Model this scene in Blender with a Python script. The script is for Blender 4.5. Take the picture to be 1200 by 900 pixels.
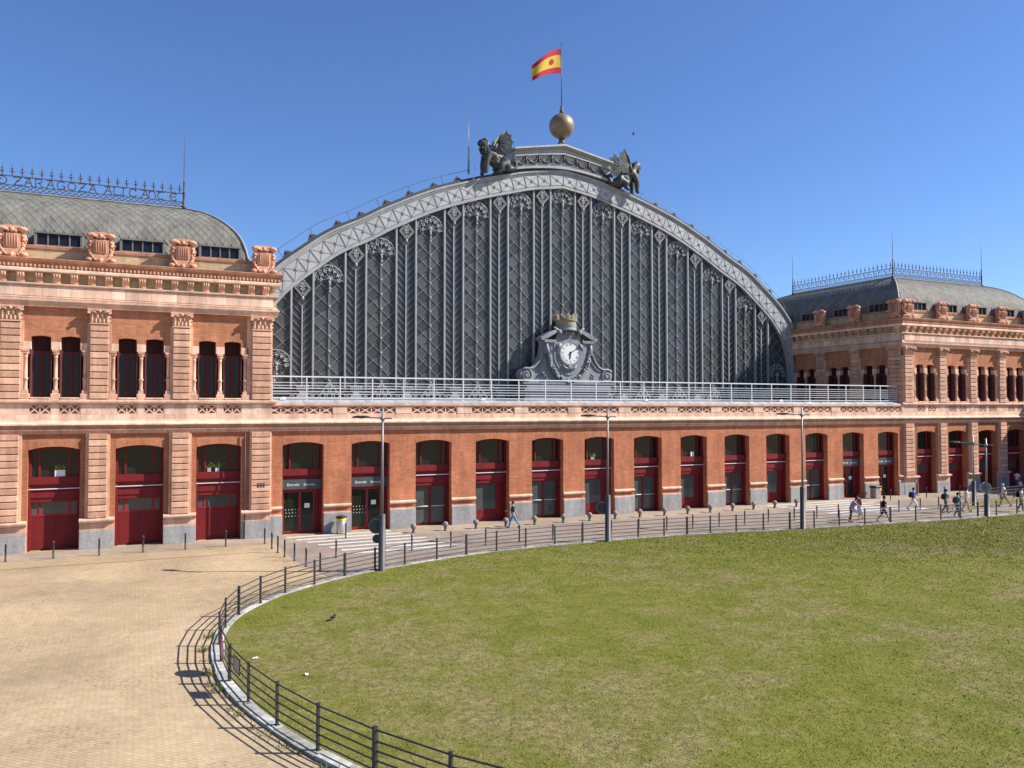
import bpy, math, random
from math import sin, cos, pi, sqrt, atan2, radians
from mathutils import Matrix, Vector
import numpy as np
random.seed(7)
for o in list(bpy.data.objects): bpy.data.objects.remove(o)
S = bpy.context.scene
COL = S.collection

# ------------------------------------------------------------------ camera
cam = bpy.data.cameras.new('camera'); cam.sensor_width = 36; cam.lens = 940 / 1200 * 36
cam.clip_start = .1; cam.clip_end = 6000
camo = bpy.data.objects.new('camera', cam); COL.objects.link(camo)
camo.location = (-34.419, -49.82, 7.752); camo.rotation_euler = (pi / 2 + .0292, 0, -.4369)
S.camera = camo
# ------------------------------------------------------------------ light
SUN_EL = radians(38.9); SUN_H = Vector((.913, -.408, 0)).normalized()
sd = bpy.data.lights.new('sun', 'SUN'); sd.energy = 5.0; sd.angle = radians(.53); sd.color = (1, .945, .86)
so = bpy.data.objects.new('sun', sd); COL.objects.link(so)
so.rotation_euler = Vector((-SUN_H.x * cos(SUN_EL), -SUN_H.y * cos(SUN_EL), -sin(SUN_EL))).to_track_quat('-Z', 'Y').to_euler()
w = bpy.data.worlds.new('World'); S.world = w; w.use_nodes = True
nt = w.node_tree; nt.nodes.clear()
sky = nt.nodes.new('ShaderNodeTexSky'); sky.sky_type = 'NISHITA'; sky.sun_disc = False
sky.sun_elevation = SUN_EL; sky.sun_rotation = atan2(SUN_H.x, SUN_H.y)
sky.altitude = 650; sky.air_density = 1.0; sky.dust_density = .4; sky.ozone_density = 8.5
bg = nt.nodes.new('ShaderNodeBackground'); bg.inputs[1].default_value = .092
ow = nt.nodes.new('ShaderNodeOutputWorld')
hs = nt.nodes.new('ShaderNodeHueSaturation'); hs.inputs['Saturation'].default_value = 1.02; hs.inputs['Hue'].default_value = .506; hs.inputs['Value'].default_value = 1.04
nt.links.new(sky.outputs[0], hs.inputs['Color']); nt.links.new(hs.outputs[0], bg.inputs[0]); nt.links.new(bg.outputs[0], ow.inputs[0])
S.render.engine = 'CYCLES'
S.view_settings.view_transform = 'Standard'; S.view_settings.look = 'None'
S.view_settings.exposure = .79; S.view_settings.gamma = 1

# ------------------------------------------------------------------ materials
def rgb(h):
    f = lambda c: c / 12.92 if c <= .04045 else ((c + .055) / 1.055) ** 2.4
    return tuple(f(int(h[i:i + 2], 16) / 255) for i in (0, 2, 4)) + (1,)

def base_mat(name, rough=.8, spec=.3, metal=0):
    m = bpy.data.materials.new(name); m.use_nodes = True
    b = m.node_tree.nodes['Principled BSDF']
    b.inputs['Roughness'].default_value = rough; b.inputs['Specular IOR Level'].default_value = spec
    b.inputs['Metallic'].default_value = metal
    return m, m.node_tree, b

def N(t, kind, **kw):
    n = t.nodes.new(kind)
    for k, v in kw.items():
        if k in n.inputs: n.inputs[k].default_value = v
        else: setattr(n, k, v)
    return n

def mix(t, fac, a, b, mode='MIX'):
    n = t.nodes.new('ShaderNodeMix'); n.data_type = 'RGBA'; n.blend_type = mode
    for sock, val in ((n.inputs[0], fac), (n.inputs[6], a), (n.inputs[7], b)):
        if hasattr(val, 'is_output'): t.links.new(val, sock)
        else: sock.default_value = val
    return n.outputs[2]

def ramp(t, src, a, b, lo=0., hi=1.):
    n = t.nodes.new('ShaderNodeMapRange'); t.links.new(src, n.inputs[0])
    n.inputs[1].default_value = a; n.inputs[2].default_value = b
    n.inputs[3].default_value = lo; n.inputs[4].default_value = hi
    return n.outputs[0]

def noise(t, vec, scale, detail=4., rough=.6):
    n = N(t, 'ShaderNodeTexNoise', Scale=scale, Detail=detail, Roughness=rough)
    if vec is not None: t.links.new(vec, n.inputs['Vector'])
    return n.outputs[0]

def coord(t): return t.nodes.new('ShaderNodeTexCoord').outputs['Object']

def weather(t, lo=.74, hi=1.08, sc=.9):
    """weathering streaks in world space: soot and rain marks that run down the walls"""
    g = t.nodes.new('ShaderNodeNewGeometry').outputs['Position']
    mp = t.nodes.new('ShaderNodeMapping'); mp.inputs['Scale'].default_value = (1.6, 1.6, .28); t.links.new(g, mp.inputs[0])
    a = ramp(t, noise(t, mp.outputs[0], sc, 6., .68), .36, .62, lo, hi)
    b = ramp(t, noise(t, g, 3.4, 4., .7), .32, .68, .90, 1.08)
    m = N(t, 'ShaderNodeMath', operation='MULTIPLY'); t.links.new(a, m.inputs[0]); t.links.new(b, m.inputs[1])
    cc = N(t, 'ShaderNodeCombineColor')
    for i in range(3): t.links.new(m.outputs[0], cc.inputs[i])
    return cc.outputs[0]

def plain(name, c, rough=.8, spec=.3, metal=0, var=.18, sc=3., objvar=0., bump=0., bsc=40., wear=0.):
    """one colour with mottling, per-object tint and fine relief"""
    m, t, b = base_mat(name, rough, spec, metal)
    co = coord(t)
    f = ramp(t, noise(t, co, sc), .25, .75, 1 - var, 1 + var)
    cc = N(t, 'ShaderNodeCombineColor')
    for i in range(3): t.links.new(f, cc.inputs[i])
    col = mix(t, 1., c, cc.outputs[0], 'MULTIPLY')
    if objvar:
        oi = t.nodes.new('ShaderNodeObjectInfo')
        g = ramp(t, oi.outputs['Random'], 0, 1, 1 - objvar, 1 + objvar)
        c2 = N(t, 'ShaderNodeCombineColor')
        for i in range(3): t.links.new(g, c2.inputs[i])
        col = mix(t, 1., col, c2.outputs[0], 'MULTIPLY')
    if wear: col = mix(t, wear, col, mix(t, 1., col, weather(t), 'MULTIPLY'))
    t.links.new(col, b.inputs['Base Color'])
    if bump:
        bn = N(t, 'ShaderNodeBump', Strength=bump, Distance=.02)
        t.links.new(noise(t, co, bsc, 3.), bn.inputs['Height']); t.links.new(bn.outputs[0], b.inputs['Normal'])
    return m

def brick_mat(name, c1, c2, mortar, bw=.27, bh=.075):
    m, t, b = base_mat(name, .9, .15)
    co = coord(t)
    sx = t.nodes.new('ShaderNodeSeparateXYZ'); t.links.new(co, sx.inputs[0])
    ad = N(t, 'ShaderNodeMath', operation='ADD'); t.links.new(sx.outputs[0], ad.inputs[0]); t.links.new(sx.outputs[1], ad.inputs[1])
    cb = t.nodes.new('ShaderNodeCombineXYZ'); t.links.new(ad.outputs[0], cb.inputs[0]); t.links.new(sx.outputs[2], cb.inputs[1])
    br = N(t, 'ShaderNodeTexBrick', Color1=c1, Color2=c2, Mortar=mortar, Scale=1.)
    br.inputs['Mortar Size'].default_value = .008; br.inputs['Brick Width'].default_value = bw; br.inputs['Row Height'].default_value = bh
    br.inputs['Bias'].default_value = -.1
    t.links.new(cb.outputs[0], br.inputs['Vector'])
    f = ramp(t, noise(t, co, .6, 6., .65), .3, .7, .82, 1.14)
    mp = t.nodes.new('ShaderNodeMapping'); mp.inputs['Scale'].default_value = (.5, .5, 9.); t.links.new(co, mp.inputs[0])
    g = ramp(t, noise(t, mp.outputs[0], 1.7, 3.), .3, .7, .86, 1.12)
    mm = N(t, 'ShaderNodeMath', operation='MULTIPLY'); t.links.new(f, mm.inputs[0]); t.links.new(g, mm.inputs[1])
    cc = N(t, 'ShaderNodeCombineColor')
    for i in range(3): t.links.new(mm.outputs[0], cc.inputs[i])
    t.links.new(mix(t, 1., mix(t, 1., br.outputs['Color'], cc.outputs[0], 'MULTIPLY'), weather(t, .80, 1.1), 'MULTIPLY'), b.inputs['Base Color'])
    bn = N(t, 'ShaderNodeBump', Strength=.5, Distance=.01); bn.invert = True
    t.links.new(br.outputs['Fac'], bn.inputs['Height']); t.links.new(bn.outputs[0], b.inputs['Normal'])
    return m

M = {}
M['brick'] = brick_mat('brick', (.52, .185, .092, 1), (.42, .135, .064, 1), (.50, .27, .16, 1))
M['brick_dark'] = brick_mat('brown_brick', (.40, .155, .075, 1), (.33, .115, .055, 1), (.40, .21, .12, 1))
M['brick_up'] = brick_mat('upper_brick', (.49, .20, .107, 1), (.41, .152, .08, 1), (.5, .28, .16, 1))
M['brick_yellow'] = brick_mat('yellow_brick', (.55, .43, .25, 1), (.44, .33, .18, 1), (.5, .42, .3, 1))
M['soldier'] = brick_mat('soldier_brick', (.46, .18, .09, 1), (.36, .125, .06, 1), (.5, .26, .15, 1), .075, .27)
M['stone'] = plain('pink_stone', (.64, .385, .262, 1), .85, .2, var=.14, sc=1.5, objvar=.14, bump=.25, wear=1.)
M['stone_rough'] = plain('rough_pink_stone', (.555, .315, .21, 1), .9, .2, var=.25, sc=14., objvar=.1, bump=.6, bsc=30, wear=1.)
M['stone_pale'] = plain('pale_stone', (.715, .47, .345, 1), .8, .2, var=.14, sc=1.1, objvar=.1, bump=.15, wear=1.)
M['stone_cream'] = plain('cream_stone', (.78, .58, .43, 1), .8, .2, var=.12, sc=2., objvar=.12, wear=1.)
M['terracotta'] = plain('terracotta', (.46, .225, .14, 1), .8, .2, var=.22, sc=3., wear=1.)
M['terra_light'] = plain('light_terracotta', (.64, .33, .22, 1), .8, .2, var=.3, sc=9., bump=.5, bsc=18, wear=1.)
M['granite'] = plain('grey_granite', (.33, .322, .31, 1), .75, .3, var=.16, sc=6., objvar=.08, bump=.2, wear=1.)
M['red'] = plain('red_paint', (.175, .017, .018, 1), .6, .2, var=.12, sc=1.5, wear=.6)
M['red_dark'] = plain('oxblood_paint', (.09, .016, .017, 1), .6, .25, var=.15, sc=2.)
M['blind'] = plain('dark_blind', (.038, .012, .012, 1), .7, .15, var=.2)
M['shutter'] = plain('shutter_paint', (.12, .036, .034, 1), .6, .3, var=.15)
M['pink_red'] = plain('bright_red_paint', (.28, .02, .027, 1), .55, .25, var=.08)
def glass_mat(name, c, rough, ior=1.5, spec=.5, objvar=.0):
    m = plain(name, c, rough, spec, 0, .2, .8, objvar); return m
M['glass'] = glass_mat('door_glass', (.014, .019, .013, 1), .03, spec=.32)
M['glass_low'] = glass_mat('pale_door_glass', (.075, .085, .08, 1), .05, spec=.4)  # paler diffuse base colour for the lower panes
M['glass_win'] = glass_mat('window_glass', (.024, .02, .02, 1), .04, spec=.22)
M['glass_blue'] = glass_mat('dormer_glass', (.014, .016, .026, 1), .05, spec=.16)
M['glass_arch'] = plain('arch_glass', (.074, .077, .074, 1), .2, .3, 0, .25, .25, .35)
for k_, c_ in (('a', (.062, .066, .064, 1)), ('b', (.092, .094, .088, 1)), ('c', (.070, .075, .080, 1))): M['glass_arch_' + k_] = plain('arch_glass_' + k_, c_, .18, .28, 0, .25, .25)
M['iron_lattice'] = plain('lattice_iron', (.27, .28, .28, 1), .6, .35, 0, .15, 2.)
M['iron'] = plain('grey_iron', (.335, .345, .345, 1), .55, .4, 0, .12, 2., wear=.6)
M['iron_clock'] = plain('clock_iron', (.255, .262, .268, 1), .6, .35, 0, .18, 3., wear=1.)
M['iron_light'] = plain('light_grey_plate', (.40, .41, .405, 1), .55, .4, 0, .08, 1.3, .05, wear=.6)
M['iron_dark'] = plain('dark_iron', (.05, .053, .057, 1), .55, .4, 0, .25, 2.)
M['iron_mid'] = plain('mid_grey_iron', (.24, .25, .26, 1), .55, .4, 0, .15, 3.)
M['bronze'] = plain('dark_bronze', (.060, .066, .062, 1), .5, .45, .2, .35, 4., 0, .4, 12, wear=1.)
M['cresting'] = plain('cresting_iron', (.075, .058, .06, 1), .6, .3, 0, .2)
M['zinc'] = plain('zinc_roof', (.185, .178, .155, 1), .75, .18, 0, .16, .8, .0, wear=1.)
M['zinc_flash'] = plain('zinc_flashing', (.40, .41, .42, 1), .5, .4, .2, .15, 1.2, wear=1.)
M['deck'] = plain('terrace_deck', (.10, .098, .095, 1), .9, .15, 0, .3, 1.)
M['rail'] = plain('light_grey_rail', (.66, .67, .68, 1), .45, .4, 0, .05)
M['fence'] = plain('charcoal_fence', (.032, .033, .036, 1), .5, .4, 0, .15)
M['pole'] = plain('grey_pole', (.22, .225, .23, 1), .45, .45, .3, .1)
M['pole_dark'] = plain('dark_pole', (.06, .062, .066, 1), .5, .4, .1, .12)
M['steel'] = plain('bin_steel', (.52, .5, .47, 1), .35, .5, .7, .1)
M['yellow'] = plain('yellow_plastic', (.75, .55, .03, 1), .5, .4)
M['black'] = plain('black_plastic', (.02, .02, .022, 1), .5, .4)
M['white'] = plain('white_paint', (.70, .70, .69, 1), .6, .3, 0, .06)
M['paint_road'] = plain('road_paint', (.50, .49, .465, 1), .8, .2, 0, .25, 3.)
M['kerb'] = plain('kerb_stone', (.36, .35, .32, 1), .9, .15, 0, .4, 4., .3, .3)
M['ball'] = plain('gilt_ball', (.205, .158, .10, 1), .5, .5, .3, .3, 1.5)
M['gold'] = plain('gilt_crown', (.33, .27, .175, 1), .65, .3, .05, .2, 4.)
M['flag_red'] = plain('flag_red', (.33, .018, .036, 1), .8, .2, 0, .08)
M['flag_yellow'] = plain('flag_yellow', (.48, .335, .04, 1), .8, .2, 0, .08)
M['stone_ball'] = plain('bollard_stone', (.25, .22, .185, 1), .8, .2, 0, .25, 5., .1)
M['sign_dark'] = plain('sign_board', (.06, .065, .07, 1), .5, .4)
M['green'] = plain('sign_green', (.02, .22, .08, 1), .5, .4)
M['sign_red'] = plain('sign_red', (.62, .03, .03, 1), .5, .4)
M['plate'] = plain('plate_metal', (.30, .25, .22, 1), .5, .4, .2)
M['paper'] = plain('white_paper', (.82, .82, .84, 1), .8, .2, 0, .05)
M['weed'] = plain('weed_green', (.13, .15, .045, 1), .9, .1, 0, .3, 8.)
M['skin'] = plain('skin', (.52, .30, .20, 1), .6, .3, 0, .05)
M['lamp_glass'] = plain('lamp_lens', (.3, .3, .3, 1), .3, .5)
def cloth(name, c):
    if name not in M: M[name] = plain(name, c, .9, .1, 0, .15, 9.)
    return M[name]

def paver_mat(name, c1, c2, mortar, bw=.22, bh=.11, rot=45, stain=.75):
    m, t, b = base_mat(name, .88, .2)
    co = coord(t)
    mp = t.nodes.new('ShaderNodeMapping'); mp.inputs['Rotation'].default_value = (0, 0, radians(rot)); t.links.new(co, mp.inputs[0])
    br = N(t, 'ShaderNodeTexBrick', Color1=c1, Color2=c2, Mortar=mortar, Scale=1.)
    br.inputs['Mortar Size'].default_value = .007; br.inputs['Brick Width'].default_value = bw; br.inputs['Row Height'].default_value = bh
    t.links.new(mp.outputs[0], br.inputs['Vector'])
    f = ramp(t, noise(t, co, .16, 8., .62), .34, .62, stain, 1.08)
    g = ramp(t, noise(t, co, 2.2, 5., .7), .3, .7, .86, 1.1)
    # dark grime specks gathered in patches
    pat = ramp(t, noise(t, co, .35, 4., .65), .46, .66, .1, 1)
    spk = ramp(t, noise(t, co, 9., 2., .7), .52, .66, 0, .6)
    pm = N(t, 'ShaderNodeMath', operation='MULTIPLY'); t.links.new(pat, pm.inputs[0]); t.links.new(spk, pm.inputs[1])
    inv = N(t, 'ShaderNodeMath', operation='SUBTRACT'); inv.inputs[0].default_value = 1.; t.links.new(pm.outputs[0], inv.inputs[1])
    mm = N(t, 'ShaderNodeMath', operation='MULTIPLY'); t.links.new(f, mm.inputs[0]); t.links.new(g, mm.inputs[1])
    m2 = N(t, 'ShaderNodeMath', operation='MULTIPLY'); t.links.new(mm.outputs[0], m2.inputs[0]); t.links.new(inv.outputs[0], m2.inputs[1])
    cc = N(t, 'ShaderNodeCombineColor')
    for i in range(3): t.links.new(m2.outputs[0], cc.inputs[i])
    t.links.new(mix(t, 1., br.outputs['Color'], cc.outputs[0], 'MULTIPLY'), b.inputs['Base Color'])
    bn = N(t, 'ShaderNodeBump', Strength=.6, Distance=.01); bn.invert = True
    t.links.new(br.outputs['Fac'], bn.inputs['Height']); t.links.new(bn.outputs[0], b.inputs['Normal'])
    return m
M['paver'] = paver_mat('tan_pavers', (.48, .36, .222, 1), (.43, .32, .195, 1), (.30, .22, .138, 1))
M['road'] = paver_mat('greyish_pavers', (.335, .27, .22, 1), (.285, .23, .19, 1), (.2, .16, .135, 1), .2, .1, 0)
M['walk'] = paver_mat('footway_slabs', (.385, .305, .225, 1), (.345, .27, .2, 1), (.25, .19, .14, 1), .6, .4, 0)

def lawn_mat():
    m, t, b = base_mat('lawn', .95, .1)
    co = coord(t)
    n1 = noise(t, co, .10, 6., .62); n2 = noise(t, co, .7, 6., .72); n3 = noise(t, co, 5., 5., .75); n4 = noise(t, co, 26., 3., .7)
    green = mix(t, ramp(t, n2, .35, .65), (.135, .148, .024, 1), (.208, .204, .042, 1))
    dry = mix(t, ramp(t, n3, .3, .7), (.165, .138, .05, 1), (.28, .24, .10, 1))
    a = N(t, 'ShaderNodeMath', operation='ADD'); t.links.new(ramp(t, n1, .40, .62, -.35, .62), a.inputs[0]); t.links.new(ramp(t, n2, .42, .62, -.25, .7), a.inputs[1]); a.use_clamp = True
    c = mix(t, a.outputs[0], green, dry)
    f1 = ramp(t, n3, .28, .72, .70, 1.28); f2 = ramp(t, n4, .3, .7, .76, 1.24)
    mm = N(t, 'ShaderNodeMath', operation='MULTIPLY'); t.links.new(f1, mm.inputs[0]); t.links.new(f2, mm.inputs[1])
    cc = N(t, 'ShaderNodeCombineColor')
    for i in range(3): t.links.new(mm.outputs[0], cc.inputs[i])
    t.links.new(mix(t, 1., c, cc.outputs[0], 'MULTIPLY'), b.inputs['Base Color'])
    bn = N(t, 'ShaderNodeBump', Strength=.9, Distance=.06)
    t.links.new(n4, bn.inputs['Height']); t.links.new(bn.outputs[0], b.inputs['Normal'])
    return m
M['lawn'] = lawn_mat()
def blade_mat():
    m, t, b = base_mat('grass_blade', .8, .2)
    co = coord(t)
    n1 = noise(t, co, .10, 6., .62); n2 = noise(t, co, .7, 6., .72); n5 = noise(t, co, 14., 2., .7)
    green = mix(t, ramp(t, n5, .30, .70), (.150, .174, .026, 1), (.23, .238, .043, 1))
    dry = mix(t, ramp(t, n5, .3, .7), (.185, .155, .055, 1), (.36, .31, .13, 1))
    a = N(t, 'ShaderNodeMath', operation='ADD'); t.links.new(ramp(t, n1, .40, .62, -.35, .62), a.inputs[0]); t.links.new(ramp(t, n2, .42, .62, -.25, .7), a.inputs[1]); a.use_clamp = True
    t.links.new(mix(t, a.outputs[0], green, dry), b.inputs['Base Color'])
    return m
M['blade'] = blade_mat()

# ------------------------------------------------------------------ mesh builder
class MB:
    def __init__(s): s.v = []; s.f = []; s.sm = []; s.mi = []; s.cur = 0
    def add(s, vs, fs, smooth=False):
        o = len(s.v); s.v += [tuple(q) for q in vs]
        for f in fs: s.f.append(tuple(i + o for i in f)); s.sm.append(smooth); s.mi.append(s.cur)
        return s
    def box(s, x0, x1, y0, y1, z0, z1, bev=0):
        return s.add([(x0, y0, z0), (x1, y0, z0), (x1, y1, z0), (x0, y1, z0), (x0, y0, z1), (x1, y0, z1), (x1, y1, z1), (x0, y1, z1)],
                     [(0, 3, 2, 1), (4, 5, 6, 7), (0, 1, 5, 4), (1, 2, 6, 5), (2, 3, 7, 6), (3, 0, 4, 7)])
    def block(s, x0, x1, y0, y1, z0, z1, b=.02):
        """box whose front (-y) face is chamfered"""
        vs = [(x0, y1, z0), (x1, y1, z0), (x1, y1, z1), (x0, y1, z1), (x0, y0 + b, z0), (x1, y0 + b, z0), (x1, y0 + b, z1), (x0, y0 + b, z1),
              (x0 + b, y0, z0 + b), (x1 - b, y0, z0 + b), (x1 - b, y0, z1 - b), (x0 + b, y0, z1 - b)]
        return s.add(vs, [(0, 1, 5, 4), (1, 2, 6, 5), (2, 3, 7, 6), (3, 0, 4, 7), (4, 5, 9, 8), (5, 6, 10, 9), (6, 7, 11, 10), (7, 4, 8, 11), (8, 9, 10, 11), (0, 3, 2, 1)])
    def prism(s, pts, y0, y1, smooth=False):
        """polygon in xz (counter-clockwise seen from -y) extruded from y0 (front) to y1"""
        n = len(pts)
        s.add([(x, y0, z) for x, z in pts] + [(x, y1, z) for x, z in pts],
              [tuple(range(n)), tuple(range(2 * n - 1, n - 1, -1))])
        o = len(s.v) - 2 * n
        for i in range(n):
            j = (i + 1) % n
            s.f.append((o + j, o + i, o + n + i, o + n + j)); s.sm.append(smooth); s.mi.append(s.cur)
        return s
    def bar(s, a, b, w, d=None, up=(0, 1, 0)):
        """square bar from a to b"""
        a = Vector(a); b = Vector(b); t = (b - a).normalized(); u = Vector(up)
        if abs(t.dot(u)) > .95: u = Vector((1, 0, 0))
        n = t.cross(u).normalized(); m = t.cross(n).normalized(); d = w if d is None else d
        n *= w / 2; m *= d / 2
        return s.add([a - n - m, a + n - m, a + n + m, a - n + m, b - n - m, b + n - m, b + n + m, b - n + m],
                     [(0, 3, 2, 1), (4, 5, 6, 7), (0, 1, 5, 4), (1, 2, 6, 5), (2, 3, 7, 6), (3, 0, 4, 7)])
    def tube(s, pts, r, n=6, closed=False, cap=True, smooth=True):
        pts = [Vector(p) for p in pts]; k = len(pts); rs = r if isinstance(r, (list, tuple)) else [r] * k
        vs = []; ref = None
        for i, p in enumerate(pts):
            a = pts[i - 1] if (i or closed) else p; c = pts[(i + 1) % k] if (i < k - 1 or closed) else p
            t = (c - a).normalized()
            if ref is None: ref = Vector((0, 0, 1)) if abs(t.z) < .9 else Vector((1, 0, 0))
            u = (ref - t * ref.dot(t)).normalized(); ref = u; q = t.cross(u)
            for j in range(n):
                g = 2 * pi * j / n; vs.append(p + (u * cos(g) + q * sin(g)) * rs[i])
        fs = []
        for i in range(k if closed else k - 1):
            for j in range(n):
                a = i * n + j; b = i * n + (j + 1) % n; ii = (i + 1) % k
                fs.append((a, b, ii * n + (j + 1) % n, ii * n + j))
        s.add(vs, fs, smooth)
        if cap and not closed:
            o = len(s.v) - k * n
            for f in (tuple(range(o + n - 1, o - 1, -1)), tuple(range(o + (k - 1) * n, o + k * n))):
                s.f.append(f); s.sm.append(False); s.mi.append(s.cur)
        return s
    def lathe(s, prof, cx=0, cy=0, n=16, smooth=True, z0=0):
        vs = []; fs = []
        for r, z in prof:
            for j in range(n):
                g = 2 * pi * j / n; vs.append((cx + r * cos(g), cy + r * sin(g), z + z0))
        for i in range(len(prof) - 1):
            for j in range(n):
                a = i * n + j; b = i * n + (j + 1) % n; fs.append((a, b, b + n, a + n))
        s.add(vs, fs, smooth)
        o = len(s.v) - len(prof) * n
        s.f.append(tuple(range(o + n - 1, o - 1, -1))); s.sm.append(False); s.mi.append(s.cur)
        s.f.append(tuple(range(o + (len(prof) - 1) * n, o + len(prof) * n))); s.sm.append(False); s.mi.append(s.cur)
        return s
    def ball(s, c, r, n=8, m=5, sq=(1, 1, 1)):
        vs = [(c[0], c[1], c[2] - r * sq[2])]; fs = []
        for i in range(1, m):
            a = -pi / 2 + pi * i / m
            for j in range(n):
                g = 2 * pi * j / n
                vs.append((c[0] + r * cos(a) * cos(g) * sq[0], c[1] + r * cos(a) * sin(g) * sq[1], c[2] + r * sin(a) * sq[2]))
        vs.append((c[0], c[1], c[2] + r * sq[2])); L = len(vs) - 1
        for j in range(n):
            fs.append((0, 1 + (j + 1) % n, 1 + j)); q = 1 + (m - 2) * n
            fs.append((L, q + j, q + (j + 1) % n))
            for i in range(m - 2):
                a = 1 + i * n + j; b = 1 + i * n + (j + 1) % n; fs.append((a, b, b + n, a + n))
        return s.add(vs, fs, True)
    def octa(s, c, r):
        x, y, z = c
        return s.add([(x + r, y, z), (x - r, y, z), (x, y + r, z), (x, y - r, z), (x, y, z + r), (x, y, z - r)],
                     [(0, 2, 4), (2, 1, 4), (1, 3, 4), (3, 0, 4), (2, 0, 5), (1, 2, 5), (3, 1, 5), (0, 3, 5)], True)
    def ring(s, c, R, w, y0, y1, a0=0, a1=2 * pi, n=24):
        """flat ring (annulus sector) in the xz plane"""
        full = abs(a1 - a0 - 2 * pi) < 1e-6; vs = []
        for i in range(n + (0 if full else 1)):
            a = a0 + (a1 - a0) * i / n
            for rr, y in ((R - w / 2, y0), (R + w / 2, y0), (R + w / 2, y1), (R - w / 2, y1)):
                vs.append((c[0] + rr * cos(a), y, c[1] + rr * sin(a)))
        k = len(vs) // 4; fs = []
        for i in range(k if full else k - 1):
            j = (i + 1) % k
            for q in range(4):
                fs.append((i * 4 + q, i * 4 + (q + 1) % 4, j * 4 + (q + 1) % 4, j * 4 + q))
        return s.add(vs, fs)
    def mesh(s, name, mats, off=(0, 0, 0)):
        me = bpy.data.meshes.new(name)
        ox, oy, oz = off
        me.from_pydata([(x - ox, y - oy, z - oz) for x, y, z in s.v], [], s.f)
        for m in (mats if isinstance(mats, (list, tuple)) else [mats]): me.materials.append(m)
        me.polygons.foreach_set('use_smooth', s.sm); me.polygons.foreach_set('material_index', s.mi)
        me.update(); return me

W = {}
def T(x=0, y=0, z=0): return Matrix.Translation((x, y, z))
def RZ(a): return Matrix.Rotation(a, 4, 'Z')
def link(name, data, parent=None, mw=None, kind=None):
    o = bpy.data.objects.new(name, data); COL.objects.link(o); mw = mw or Matrix()
    W[o.name] = mw
    if parent is not None: o.parent = parent; o.matrix_basis = W[parent.name].inverted() @ mw
    else: o.matrix_basis = mw
    if kind: o['kind'] = kind
    return o
def part(name, mb, mat, parent, mw=None, kind=None):
    """mw None: mesh written in world coordinates, origin moved to the parent's base"""
    if mw is None:
        p = W[parent.name].translation
        return link(name, mb.mesh(name, mat, p), parent, T(*p), kind)
    return link(name, mb if isinstance(mb, bpy.types.Mesh) else mb.mesh(name, mat), parent, mw, kind)
def tag(o, label, cat, group=None):
    o['label'] = label; o['category'] = cat
    if group: o['group'] = group
    return o
def thing(name, label, cat, loc, group=None, rz=0):
    return tag(link(name, None, None, T(*loc) @ RZ(rz)), label, cat, group)
def single(name, mb, mat, label, cat, loc, group=None):
    """a thing that is one mesh written in world coordinates"""
    return tag(link(name, mb.mesh(name, mat, loc), None, T(*loc)), label, cat, group)
def struct(name, mb, mat, loc=(0, 0, 0)):
    return link(name, mb.mesh(name, mat, loc), None, T(*loc), 'structure')
def copy_thing(root, loc, label, rz=None):
    mw = T(*loc) @ (RZ(rz) if rz is not None else W[root.name].to_3x3().to_4x4())
    def rec(src, par, mat):
        c = src.copy(); COL.objects.link(c); W[c.name] = mat
        if par is not None: c.parent = par
        else: c.matrix_basis = mat
        for ch in src.children: rec(ch, c, mat @ ch.matrix_basis)
        return c
    c = rec(root, None, mw); c['label'] = label
    return c

def molding(path, prof, closed=False):
    """profile [(out, z)] swept along a plan path walked with the outside on the right, mitred at corners"""
    mb = MB(); n = len(path); k = len(prof); P = [Vector(p) for p in path]
    nr = []
    for i in range(n if closed else n - 1):
        d = (P[(i + 1) % n] - P[i]).normalized(); nr.append(Vector((d.y, -d.x)))
    vs = []
    for i in range(n):
        if closed: a, b = nr[i - 1], nr[i]
        else: a, b = nr[max(i - 1, 0)], nr[min(i, n - 2)]
        m = (a + b); m = m / max(m.length_squared, 1e-9) * 2
        for o, z in prof: vs.append((P[i].x + m.x * o, P[i].y + m.y * o, z))
    fs = []
    for i in range(n if closed else n - 1):
        j = (i + 1) % n
        for q in range(k - 1): fs.append((i * k + q, j * k + q, j * k + q + 1, i * k + q + 1))
        fs.append((i * k + k - 1, j * k + k - 1, j * k, i * k))
    if not closed: fs += [tuple(range(k - 1, -1, -1)), tuple((n - 1) * k + q for q in range(k))]
    return mb.add(vs, fs)

def arch_z(x, hw, zs, rise):
    """segmental arch height"""
    R = (hw * hw + rise * rise) / (2 * rise); return zs + rise - R + sqrt(max(R * R - x * x, 0))
def arch_head(mb, cx, hw, zs, rise, ztop, y0, y1, n=8):
    for i in range(n):
        xa = -hw + 2 * hw * i / n; xb = -hw + 2 * hw * (i + 1) / n
        za = arch_z(xa, hw, zs, rise); zb = arch_z(xb, hw, zs, rise)
        mb.add([(cx + xa, y0, za), (cx + xb, y0, zb), (cx + xb, y0, ztop), (cx + xa, y0, ztop), (cx + xa, y1, za), (cx + xb, y1, zb), (cx + xb, y1, ztop), (cx + xa, y1, ztop)],
               [(0, 1, 2, 3), (4, 7, 6, 5), (0, 4, 5, 1)])
def arch_band(mb, cx, hw, zs, rise, t, y0, y1, n=8):
    pts = [(cx - hw + 2 * hw * i / n, arch_z(-hw + 2 * hw * i / n, hw, zs, rise)) for i in range(n + 1)]
    for (xa, za), (xb, zb) in zip(pts, pts[1:]):
        mb.prism([(xa, za), (xb, zb), (xb, zb + t), (xa, za + t)], y0, y1)

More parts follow.
